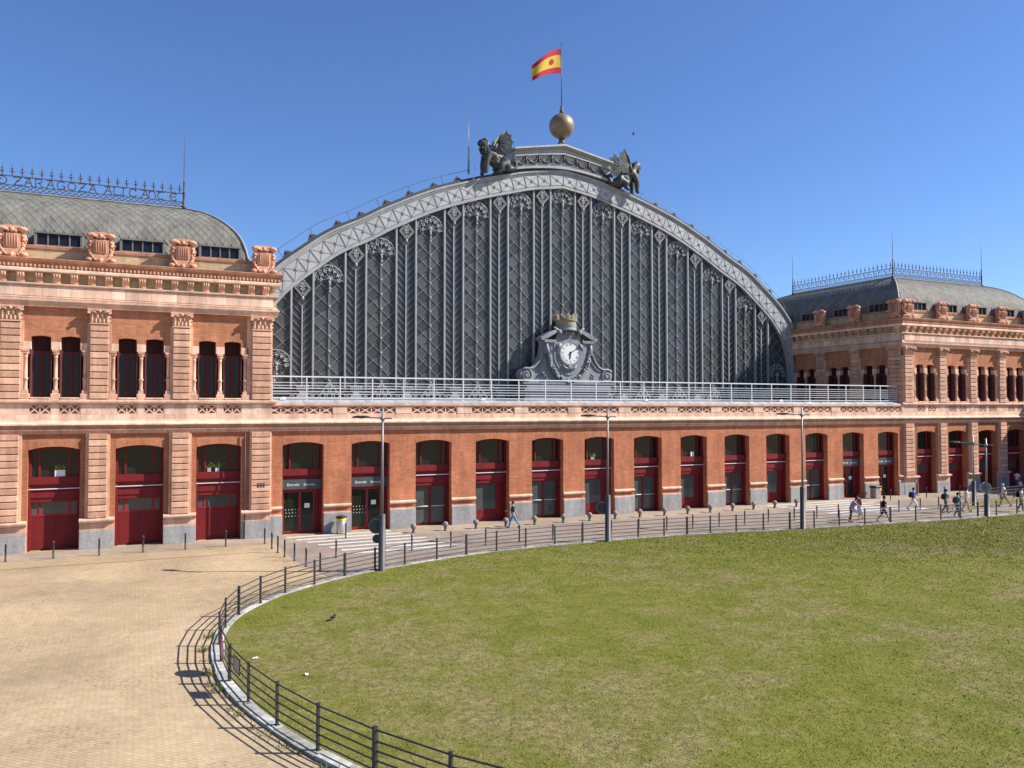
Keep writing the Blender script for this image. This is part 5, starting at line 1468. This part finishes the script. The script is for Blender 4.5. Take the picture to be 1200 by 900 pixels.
m = MB(); m.prism(shield(1.75, 13.40, 10.25), CY - .19, CY - .121); part('shield_rim', m, M['iron_mid'], ck)
m = MB(); m.prism(shield(1.5, 13.36, 10.55), CY - .26, CY - .191); part('shield_face', m, M['iron_clock'], ck)
m = MB(); m.prism(shield(1.28, 13.32, 10.85), CY - .30, CY - .261); part('shield_field', m, M['iron_mid'], ck)
DZ = 12.5
m = MB(); m.ring((CX + .05, DZ), 1.02, .16, CY - .40, CY - .30, n=32); m.ring((CX + .05, DZ), 1.18, .1, CY - .35, CY - .30, n=32); part('dial_rim', m, M['iron_clock'], ck)
m = MB(); m.prism([(CX + .05 + .96 * cos(i * pi / 20), DZ + .96 * sin(i * pi / 20)) for i in range(40)], CY - .36, CY - .305); part('dial', m, M['white'], ck)
NUM = ['XII', 'I', 'II', 'III', 'IIII', 'V', 'VI', 'VII', 'VIII', 'IX', 'X', 'XI']
for i in range(12):
    a = pi / 2 - i * pi / 6
    part('numeral', cached(('num', i), lambda: text_mesh(NUM[i], .27, M['black'])), None, ck, T(CX + .05 + .76 * cos(a), CY - .366, DZ + .76 * sin(a)) @ Matrix.Rotation(a - pi / 2, 4, 'Y').inverted() @ Matrix.Rotation(pi / 2, 4, 'X') @ T(0, -.09, 0))
for name, an, L, wd in (('hour_hand', radians(-95), .52, .10), ('minute_hand', radians(32), .88, .065)):
    m = MB(); m.bar((CX + .05 - .14 * cos(an), CY - .39 - .01 * (L > .6), DZ - .14 * sin(an)), (CX + .05 + L * cos(an), CY - .39 - .01 * (L > .6), DZ + L * sin(an)), wd, .015); m.ball((CX + .05, CY - .40, DZ), .08, 8, 4); part(name, m, M['black'], ck)
m = MB(); rr = random.Random(2)
for i in range(56):
    t = i / 55; a = pi + pi * t; x = CX + 1.98 * cos(a); z = 10.02 + 2.3 * (1 + sin(a)) ** .85
    for q in range(3): m.ball((x + rr.uniform(-.12, .12), CY - .2 - rr.uniform(0, .16), z + rr.uniform(-.12, .12)), rr.uniform(.08, .14), 5, 4)
for s in (-1, 1):
    m.tube([(CX + s * 2.0, CY - .2, 12.3), (CX + s * 2.15, CY - .22, 12.8), (CX + s * 2.2, CY - .2, 13.3)], [.14, .18, .1], 7)
part('garland', m, M['iron_mid'], ck)
m = MB()
for i in range(14): a = rr.uniform(0, 6.3); r = rr.uniform(0, .34); m.ball((CX + r * cos(a), CY - .36, 11.2 + .5 * r * sin(a)), rr.uniform(.08, .15), 6, 4)
for s in (-1, 1): m.tube([(CX + s * .15, CY - .36, 11.15), (CX + s * .5, CY - .36, 11.2), (CX + s * .7, CY - .34, 11.5)], [.1, .11, .04], 6); m.tube([(CX + s * .9, CY - .32, 13.25), (CX + s * 1.15, CY - .36, 13.0), (CX + s * 1.3, CY - .32, 12.7)], [.2, .16, .05], 6)
part('cartouche', m, M['iron_mid'], ck)
m = MB(); m.lathe([(.86, 14.95), (.92, 15.0), (.88, 15.1), (.90, 15.3), (.98, 15.34), (.98, 15.42), (.8, 15.42), (.76, 15.0)], CX, 12.1, 24)
for i in range(10):
    a = i * pi / 5; 
    c_, s_ = cos(a), sin(a)
    for da, z1 in ((0, 15.95), (.13, 15.8), (-.13, 15.8)):
        x, y = CX + .91 * cos(a + da), 12.1 + .91 * sin(a + da); m.box(x - .07, x + .07, y - .07, y + .07, 15.4, z1)
part('crown', m, M['gold'], ck)

# ------------------------------------------------------------------ street furniture
def lamp(loc, h, arm, label, sleeve=2.66, fat=1.):
    root = thing('street_lamp', label, 'street lamp', loc, 'street lamps along the lawn fence'); x, y, _ = loc
    m = MB(); m.lathe([(.2 * fat, 0), (.2 * fat, .03), (.17 * fat, .04), (.165 * fat, sleeve), (.12 * fat, sleeve + .05)], x, y, 14); part('sleeve', m, M['pole_dark'], root)
    m = MB(); m.lathe([(.068 * fat, sleeve + .03), (.048 * fat, h)], x, y, 12); part('pole', m, M['pole'], root)
    az = h - .48; A = Vector(arm).normalized(); L = Vector(arm).length
    m = MB(); m.bar((x - A.x * .5, y - A.y * .5, az), (x + A.x * (L - .3), y + A.y * (L - .3), az + .05), .06, .06, (0, 0, 1)); m.tube([(x, y, az - .09), (x, y, az + .09)], .11 * fat, 10); part('arm', m, M['pole'], root)
    m = MB(); c = Vector((x, y, az + .05)) + Vector((A.x, A.y, 0)) * L; n_ = Vector((-A.y, A.x, 0))
    vs = []
    for t, wd, hh in ((-.42, .07, .05), (-.25, .16, .09), (.1, .19, .09), (.42, .12, .05)):
        q = c + Vector((A.x, A.y, 0)) * t
        vs += [q + n_ * wd - Vector((0, 0, .03)), q - n_ * wd - Vector((0, 0, .03)), q - n_ * wd * .7 + Vector((0, 0, hh)), q + n_ * wd * .7 + Vector((0, 0, hh))]
    fs = [(0, 1, 2, 3), (15, 14, 13, 12)]
    for i in range(3):
        for q in range(4): fs.append((4 * i + q, 4 * i + 4 + q, 4 * i + 4 + (q + 1) % 4, 4 * i + (q + 1) % 4))
    m.add(vs, fs); hd = part('lamp_head', m, M['pole_dark'], root)
    m = MB(); m.box(c.x - .1, c.x + .1, c.y - .1, c.y + .1, c.z - .05, c.z - .031); part('lens', m, M['lamp_glass'], hd)
    return root
ARM = (-.84, .75, 0)
lamp((-23.82, -12.55, .03), 7.7, ARM, 'tall grey street lamp nearest the camera, with dark sign discs on its sleeve')
lamp((-9.74, -10.05, .03), 7.68, ARM, 'tall grey street lamp before the middle of the brick wing')
lamp((4.09, -11.15, .03), 7.75, ARM, 'tall grey street lamp rising before the right part of the brick wing')
lamp((25.58, -7.62, .02), 5.42, (-1.15, .75, 0), 'shorter slim street lamp on the grass verge near the right pavilion', 1.9, .9)
lamp((20.12, -12.42, .03), 5.56, (-.75, .7, 0), 'shorter thick street lamp beside the lawn at the far right', 1.6, 1.05)
def disc_sign(name, label, loc, r, rz, mat='pole_dark', edge='pole'):
    t_ = thing(name, label, 'road sign', loc, 'road signs on the lamp posts', rz); mw = W[t_.name]
    m = MB(); m.prism([(r * cos(i * pi / 12), r * sin(i * pi / 12)) for i in range(24)], -.015, .015); part('disc', m, M[mat], t_, mw)
    m = MB(); m.ring((0, 0), r, .03, -.03, .03, n=24); part('rim', m, M[edge], t_, mw)
    m = MB(); m.box(-.05, .05, -.06, -.03, -r * .5, r * .5); m.box(-.03, .2, -.10, -.06, -.04, .04); part('bracket', m, M['pole_dark'], t_, mw)
disc_sign('road_sign', 'upper dark sign disc on the nearest street lamp, seen from behind', (-24.05, -12.3, 2.1), .34, -.5)
disc_sign('road_sign', 'lower smaller dark sign disc on the nearest street lamp, seen from behind', (-24.0, -12.3, 1.5), .2, -.5)
disc_sign('road_sign', 'dark sign disc on the middle street lamp, seen from behind', (-9.98, -9.8, 1.95), .33, -.6)
disc_sign('road_sign', 'pale round sign disc on the thick street lamp at the right', (20.4, -12.15, 2.05), .36, -.6, 'pole', 'white')
def bollard(h=.9):
    m = MB(); m.lathe([(.075, 0), (.075, .02), (.045, .03), (.045, h - .1), (.052, h - .095), (.052, h - .06), (.045, h - .055), (.045, h - .01), (.03, h)], 0, 0, 10); return m
ORD = ['first', 'second', 'third', 'fourth', 'fifth', 'sixth', 'seventh', 'eighth', 'ninth', 'tenth', 'eleventh', 'twelfth', 'thirteenth', 'fourteenth', 'fifteenth', 'sixteenth', 'seventeenth', 'eighteenth', 'nineteenth', 'twentieth', 'twenty-first']
bme = bollard().mesh('bollard', M['fence'])
def post_thing(x, y, label, group):
    o = link('bollard', bme, None, T(x, y, .01)); tag(o, label, 'bollard', group)
for x in range(10):
    X = -42.4 + x * 2.09
    if x < 8: post_thing(X, -2.42, '%s thin black bollard from the left in the row before the left pavilion' % ORD[x], 'black bollards before the left pavilion')
for q, (y, x) in enumerate(((-4.2, -27.64), (-5.56, -27.53), (-6.94, -27.4), (-8.24, -27.13), (-9.95, -26.87), (-11.46, -26.5))):
    post_thing(x, y, '%s black bollard from the facade in the short row running towards the lawn fence' % ORD[q], 'black bollards in the cross row')
post_thing(-23.14, -2.41, 'lone thin black bollard beside the round steel litter bin', None)
post_thing(-25.02, -8.23, 'thin black bollard standing left of the striped crossing near the first street lamp', None)
for q, x in enumerate([-20.85, -18.6, -16.5, -14.4, -12.22, -10.2, -8.2, -6.2, -4.1, -2.08, .04, 2.16, 4.2, 6.5, 8.6, 10.68, 12.85, 15.0, 16.95, 19.3, 21.4]):
    post_thing(x, -7.95 + .02 * (x > 8) * (x - 8), '%s black bollard from the left in the long row along the road behind the fence' % ORD[q], 'black bollards along the road')
for q, (x, y) in enumerate(((22.71, -2.26), (26.9, -2.4), (29.0, -2.5), (31.0, -2.5), (33.1, -2.5))): post_thing(x, y, '%s black bollard from the left on the pavement by the right pavilion' % ORD[q], 'black bollards before the right pavilion')
m = MB(); m.lathe([(.14, 0), (.14, .03), (.09, .05), (.075, .2), (.12, .26)], 0, 0, 10); st_me = m.mesh('stem', M['pole_dark']); m = MB(); m.ball((0, 0, .40), .185, 14, 9); bl_me = m.mesh('stone_ball', M['stone_ball'])
for q, x in enumerate((-18.87, -16.78, -14.7, -12.6, -10.5, -8.35, -6.3, -4.25, -2.2, -.1, 1.95, 4.0, 6.08, 8.1, 10.2, 12.4)):
    b_ = thing('ball_bollard', '%s stone ball bollard from the left along the pavement edge before the brick wing' % ORD[q], 'bollard', (x, -2.15, .012), 'stone ball bollards')
    part('stem', st_me, None, b_, T(x, -2.15, .012)); part('stone_ball', bl_me, None, b_, T(x, -2.15, .012))
def bin_round(x, y):
    r = thing('litter_bin', 'round brushed steel litter bin with yellow rim before the first brick pier', 'litter bin', (x, y, .012))
    m = MB(); m.lathe([(.27, .02), (.28, .03), (.28, .82), (.27, .83)], x, y, 20, z0=.012); part('body', m, M['steel'], r)
    m = MB(); m.lathe([(.285, .83), (.30, .85), (.30, .93), (.285, .95)], x, y, 20, z0=.012); part('rim', m, M['yellow'], r)
    m = MB(); m.lathe([(.26, .95), (.34, 1.02), (.34, 1.06), (.2, 1.10), (.02, 1.12)], x, y, 20, z0=.012); part('lid', m, M['black'], r)
    m = MB(); m.lathe([(.285, 0), (.285, .05)], x, y, 20, z0=.012); part('foot', m, M['sign_dark'], r)
bin_round(-23.0, -.62)
r = thing('litter_bin', 'boxy grey litter bin with dark lid and yellow patch at the last brick pier', 'litter bin', (22.74, -.75, .012))
m = MB(); m.block(22.42, 23.06, -1.05, -.45, .02, .9, .05); part('body', m, M['steel'], r); m = MB(); m.block(22.38, 23.10, -1.1, -.4, .905, 1.06, .05); part('lid', m, M['black'], r); m = MB(); m.box(22.8, 23.05, -1.075, -1.05, .70, .88); part('label', m, M['yellow'], r)

# weeds along the near kerb, litter on the grass
m = MB(); rr = random.Random(9)
for i in range(110):
    j = rr.randrange(int(len(FP) * .45), int(len(FP) * .72)); p, n_ = FP[j], FN[j]
    if p.y > -19: continue
    c = p + n_ * rr.uniform(.28, .5); s0 = rr.uniform(.4, 1.2)
    for q in range(int(16 * s0) + 5):
        a = rr.uniform(0, 6.28); L = rr.uniform(.05, .2) * s0; x, y = c.x + rr.gauss(0, .09), c.y + rr.gauss(0, .12); w2 = .012
        m.add([(x - w2 * sin(a), y + w2 * cos(a), 0), (x + w2 * sin(a), y - w2 * cos(a), 0), (x + L * .6 * cos(a), y + L * .6 * sin(a), L)], [(0, 1, 2)])
me = m.mesh('weeds', M['weed']); o = link('weeds', me, None, None, 'stuff'); o['label'] = 'green weeds sprouting along the near kerb of the lawn'; o['category'] = 'weeds'
def lz(x, y):
    d = Vector((x, y)) - C0; best = min(loop, key=lambda p: abs((p - C0).angle(d))); t = d.length / max((best - C0).length, .1); t = min(t, 1)
    return .03 + .7 * (1 - t * t) * (.25 + .75 * (1 - t))
for i, (x, y) in enumerate(((-31.05, -24.0), (-29.9, -26.2))):
    z = lz(x, y) + .05; m = MB(); m.add([(-.16, -.05, 0), (.02, -.08, .03), (.17, 0, .0), (.1, .09, .05), (-.1, .08, .02)], [(0, 1, 2, 3, 4)]); m.add([(-.16, -.05, -.008), (.02, -.08, .022), (.17, 0, -.008), (.1, .09, .042), (-.1, .08, .012)], [(4, 3, 2, 1, 0)])
    tag(link('paper_scrap', m.mesh('paper_scrap', M['paper']), None, T(x, y, z - .02) @ RZ(i * 1.3) @ Matrix.Scale(.6, 4)), ('crumpled white paper scrap on the grass by the red ringed sign', 'white paper scrap on the grass, farther from the fence bend')[i], 'litter')
def bird(loc, rz, label, mat, wings):
    r = thing('bird', label, 'bird', loc, None, rz); mw = W[r.name]
    m = MB(); m.ball((0, 0, .1), .065, 8, 6, (1.5, .85, .85)); m.ball((.105, 0, .17), .036, 7, 5); m.tube([(.15, 0, .18), (.2, 0, .17)], [.014, .003], 5); m.tube([(.05, 0, .12), (.11, 0, .17)], [.05, .035], 6)
    m.add([(-.08, -.03, .1), (-.08, .03, .1), (-.24, .03, .06), (-.24, -.03, .06)], [(0, 1, 2, 3)])
    if not wings:
        for s in (-1, 1): m.tube([(0, s * .025, .05), (.01, s * .025, 0)], .007, 4)
    part('body', m, M[mat], r, mw)
    for s in (-1, 1):
        m = MB()
        if wings: m.add([(.06, s * .05, .12), (-.06, s * .05, .12), (-.12, s * .36, .2), (.0, s * .30, .2)], [(0, 1, 2, 3)])
        else: m.ball((-.02, s * .06, .11), .05, 6, 4, (1.7, .35, .8))
        part('wing', m, M[mat], r, mw)
bx, by = -27.9, -20.6
bird((bx, by, lz(bx, by) + .02), .8, 'small dark bird standing on the grass near the lawn edge', 'black', False)
bird((7.5, 13, 33.3), 2.5, 'tiny dark bird flying in the sky right of the crown statues', 'black', True)

# ------------------------------------------------------------------ people
def person(loc, rz, label, top, legs, hair=(.03, .02, .015, 1), stride=.35, arms=(.5, -.5), lean=0., short_sleeve=True, shorts=False, skirt=None, pack=None, bend=(.3, .3), h=1.72, elbow=(.35, .35), bag=None, shoes=(.03, .03, .03, 1), phone=False):
    root = thing('person', label, 'person', loc, None, rz); mw = W[root.name] @ Matrix.Scale(h / 1.72, 4)
    def leg(s, a, kb):
        hip = Vector((0, s * .095, 0)); kn_ = hip + Vector((sin(a) * .43, 0, -cos(a) * .43)); b = a - kb; an = kn_ + Vector((sin(b) * .41, 0, -cos(b) * .41)); toe = an + Vector((cos(b * .6) * .19, 0, -.06 + sin(b * .6) * .12)); heel = an + Vector((-.04, 0, -.05)); return hip, kn_, an, toe, heel
    Lg = {1: leg(1, stride, .12 + .1 * (stride > 0)), -1: leg(-1, -stride * .8, bend[0] if stride else .05)}
    low = min(min(q.z for q in Lg[s]) for s in Lg) - .035; H0 = -low
    def up(v): return v + Vector((0, 0, H0))
    def tor(x, y, z):    # torso point with the lean applied about the hips
        return Vector((x * cos(lean) + z * sin(lean), y, H0 + z * cos(lean) - x * sin(lean)))
    V, E, R = [], [], []
    def c(pts, at=None): return chain(V, E, R, [tuple(p) + (r_,) for p, r_ in pts], at)
    sp = c([(tor(0, 0, .02), (.115, .15)), (tor(.01, 0, .2), (.10, .135)), (tor(.0, 0, .40), (.115, .17)), (tor(-.01, 0, .52), (.075, .10)), (tor(.01, 0, .59), (.05, .05)), (tor(.03, 0, .70), (.085, .075)), (tor(.03, 0, .80), (.075, .07))])
    c([(tor(.11, 0, .69), .02)], sp[5])
    hands = {}
    for s in (1, -1):
        hip, kn_, an, toe, heel = [up(q) for q in Lg[s]]
        c([(hip + Vector((0, s * .01, -.04)), .085), (hip * .5 + kn_ * .5, .075), (kn_, .055), (kn_ * .6 + an * .4, .054), (an, .036), (toe, .03)], sp[0])
        a = arms[0 if s > 0 else 1]; eb = elbow[0 if s > 0 else 1]
        sh_ = tor(-.01, s * .20, .48); el = sh_ + Vector((sin(a + lean * .5) * .29, s * .05, -cos(a + lean * .5) * .29)); f = a + lean * .5 + eb; wr = el + Vector((sin(f) * .25, 0, -cos(f) * .25))
        d = (wr - el).normalized(); palm = wr + d * .08
        c([(tor(-.01, s * .17, .48), .06), (sh_, .052), (el, .04), (wr, .028), (palm, (.018, .034))], sp[3])
        hands[s] = (palm, d, sh_, el, wr)
    me = skin_mesh('body', V, E, R, [M['skin'], M['black']], 1)
    # fingers, ears and eyes are added to the same mesh
    ex = MB()
    for s in (1, -1):
        palm, d, *_ = hands[s]; side = Vector((0, 1, 0)); fw_ = d.cross(side).normalized()
        sd_ = fw_ if abs(d.z) > .5 else side
        for i in range(4):
            b0 = palm + sd_ * (.028 - .019 * i); L = (.07, .08, .076, .058)[i]; k1 = b0 + d * L * .5; k2 = k1 + (d * .8 + side * -s * .5).normalized() * L * .5
            ex.tube([b0, k1, k2], [.009, .0085, .006], 5)
        tb = palm - d * .05 + sd_ * .032; ex.tube([tb, tb + sd_ * .025 + d * .03, tb + sd_ * .03 + d * .06], [.011, .01, .007], 5)
        ear = tor(.02, s * .078, .72); ex.octa(ear, .022)
    ex.cur = 1
    for s in (1, -1): ex.octa(tor(.105, s * .03, .74), .011)
    ex.octa(tor(.10, 0, .655), .012)
    xm = ex.mesh('x', [M['skin'], M['black']])
    import bmesh
    bm = bmesh.new(); bm.from_mesh(me); bm.from_mesh(xm); bm.to_mesh(me); bm.free(); bpy.data.meshes.remove(xm)
    bd = part('body', me, None, root, mw)
    # clothing
    mt = cloth('cloth_%02x%02x%02x' % tuple(int(q * 255) for q in top[:3]), top); ml = cloth('cloth_%02x%02x%02x' % tuple(int(q * 255) for q in legs[:3]), legs)
    V, E, R = [], [], []
    sp = c([(tor(0, 0, -.04), (.135, .172)), (tor(.01, 0, .2), (.125, .162)), (tor(.0, 0, .40), (.135, .195)), (tor(-.01, 0, .52), (.09, .12)), (tor(.0, 0, .56), (.065, .065))])
    for s in (1, -1):
        palm, d, sh_, el, wr = hands[s]
        pts = [(tor(-.01, s * .17, .48), .077), (sh_, .07), (sh_ * .4 + el * .6, .064)]
        if not short_sleeve: pts += [(el, .056), (wr * .95 + el * .05, .042)]
        c(pts, sp[3])
    part('shirt', skin_mesh('shirt', V, E, R, mt, 1), None, root, mw)
    V, E, R = [], [], []
    sp = c([(tor(0, 0, .08), (.128, .165)), (tor(0, 0, -.03), (.128, .165))])
    for s in (1, -1):
        hip, kn_, an, toe, heel = [up(q) for q in Lg[s]]
        pts = [(hip + Vector((0, s * .01, -.06)), .10), (hip * .5 + kn_ * .5, .092)]
        if shorts: pts += [(hip * .12 + kn_ * .88, .088)]
        else: pts += [(kn_, .072), (kn_ * .5 + an * .5, .066), (an + Vector((0, 0, -.01)), .055)]
        c(pts, sp[1])
    if skirt is None: part('shorts' if shorts else 'trousers', skin_mesh('trousers', V, E, R, ml, 1), None, root, mw)
    else:
        m = MB(); k0 = tor(0, 0, .06); ks = [(.15, k0.z), (.18, k0.z - .2), (.23, k0.z - .55)]; m.lathe(ks, k0.x, 0, 12); part('skirt', m, ml, root, mw)
    for s in (1, -1):
        hip, kn_, an, toe, heel = [up(q) for q in Lg[s]]
        V, E, R = [], [], []; c([(heel + Vector((0, 0, .01)), .04), (an * .4 + toe * .6 + Vector((0, 0, -.005)), .042), (toe, .036)]); part('shoe', skin_mesh('shoe', V, E, R, cloth('cloth_%02x%02x%02x' % tuple(int(q * 255) for q in shoes[:3]), shoes), 1), None, root, mw)
    hm = MB(); ct = tor(.015, 0, .755); n_ = 10; vs = []; fs = []
    hm.ball(tuple(ct + Vector((-.015, 0, .022))), .098, 10, 7, (1.02, .9, .95)); hm.ball(tuple(ct + Vector((-.055, 0, -.03))), .075, 8, 6, (.8, 1, 1.05))
    hm.v = [(min(x, ct.x + .075), y, z) for x, y, z in hm.v]
    part('hair', hm, cloth('hair_%02x' % int(hair[0] * 255), hair), root, mw)
    if pack:
        m = MB(); b0 = tor(-.20, 0, .30); m.ball(tuple(b0), .2, 10, 8, (.62, .85, 1.15)); m.ball(tuple(b0 + Vector((-.08, 0, -.08))), .12, 8, 6, (.6, 1, .9))
        part('backpack', m, cloth('pack_%02x%02x' % (int(pack[0] * 255), int(pack[2] * 255)), pack), root, mw)
        m = MB()
        for s in (1, -1): m.tube([tor(-.13, s * .11, .48), tor(0, s * .12, .555), tor(.13, s * .12, .44), tor(.10, s * .14, .2), tor(-.1, s * .15, .14)], .02, 5)
        part('strap', m, cloth('pack_%02x%02x' % (int(pack[0] * 255), int(pack[2] * 255)), pack), root, mw)
    if bag:
        palm, d, *_ = hands[-1]; t_ = tag(link('bag', MB().lathe([(.10, -.36), (.17, -.34), (.16, -.08), (.10, -.05)], palm.x, palm.y, 12, z0=palm.z).tube([tuple(palm + Vector((-.07, 0, -.06))), tuple(palm + Vector((0, 0, .03))), tuple(palm + Vector((.07, 0, -.06)))], .012, 5).mesh('bag', cloth('bag_%02x' % int(bag[0] * 255), bag)), None, mw), 'pale carrier bag held by the person in ' + ('black top and white skirt' if 'black' in label else 'the shaded corner'), 'bag')
    return root
R0 = 0; LFT = pi
GREYD = (.03, .03, .035, 1); JEAN = (.12, .22, .42, 1)
person((-12.42, -2.95, .012), LFT - .40, 'walking person in dark green tee and blue jeans before the brick wing', (.05, .075, .05, 1), JEAN, (.05, .02, .012, 1), .48, (-.55, .5), .06, elbow=(.1, .9))
person((9.24, -10.3, .006), -.75, 'person in a lilac top stooping forward beside the lawn fence', (.38, .25, .52, 1), GREYD, (.012, .01, .01, 1), .05, (.5, .7), .5, elbow=(.3, .3))
person((10.75, -9.7, .006), pi - .8, 'person in black top and white skirt facing the stooping person in lilac', (.02, .02, .024, 1), (.75, .75, .76, 1), (.03, .03, .035, 1), .15, (.9, .3), .12, skirt=True, elbow=(.6, .2), bag=(.72, .72, .72, 1), h=1.7)
person((11.3, -11.2, .006), -.8, 'person in black tee and black shorts walking by the fence', (.012, .012, .014, 1), (.02, .02, .022, 1), (.02, .015, .01, 1), .52, (-.2, .35), .04, shorts=True, h=1.8)
person((18.7, -7.6, .006), -.85, 'person in blue shirt and white trousers with a dark backpack on the crossing', (.06, .10, .38, 1), (.72, .70, .68, 1), (.04, .02, .012, 1), .52, (.5, .3), .04, pack=(.03, .03, .06, 1), elbow=(1.2, .4))
person((19.35, -9.8, .006), -.5, 'person in teal shirt with a dark maroon backpack, left of the pair', (.02, .25, .30, 1), (.06, .085, .13, 1), (.012, .012, .012, 1), .3, (.3, -.3), .05, pack=(.09, .015, .03, 1))
person((18.0, -11.7, .006), -.45, 'person in bright teal tee with a red backpack, nearest the fence of the pair', (.02, .30, .36, 1), (.07, .11, .2, 1), (.012, .012, .012, 1), .3, (-.3, .4), .05, pack=(.22, .02, .045, 1))
person((21.47, -9.9, .006), -.7, 'person in cream long sleeved shirt and beige trousers behind the backpack pair', (.66, .61, .52, 1), (.40, .35, .27, 1), (.03, .025, .02, 1), .36, (.4, -.3), .05, short_sleeve=False, h=1.8)
person((27.1, -9.1, .006), pi - .95, 'older grey haired person in pale shirt and khaki trousers walking at the right', (.58, .55, .48, 1), (.30, .26, .18, 1), (.5, .48, .45, 1), .5, (.3, -.3), .16, short_sleeve=False, h=1.82)
person((25.2, -11.6, .006), -.8, 'person in white tee with a black backpack at the right edge', (.72, .72, .74, 1), (.05, .055, .07, 1), (.03, .02, .015, 1), .25, (.2, -.2), .03, pack=(.012, .012, .014, 1), h=1.78)
person((40.6, -1.4, .012), .2, 'distant person in pale shirt carrying a white bag in the shaded corner', (.6, .62, .66, 1), (.1, .12, .2, 1), (.03, .02, .015, 1), .2, (.3, -.2), .03, bag=(.75, .75, .75, 1))

# wing of the station running forward beyond the right edge of the view: it casts the shade on the far corner
ann = thing('annex_building', 'brick annex running forward at the right end of the station, outside the frame', 'building', (56, -9, 0))
m = MB(); m.box(49.9, 62, -16, -.3, 0, 12.4); part('wall', m, M['brick_dark'], ann); m = MB(); m.box(49.6, 62.3, -16.3, 0, 12.4, 12.9); part('cornice', m, M['stone_pale'], ann)
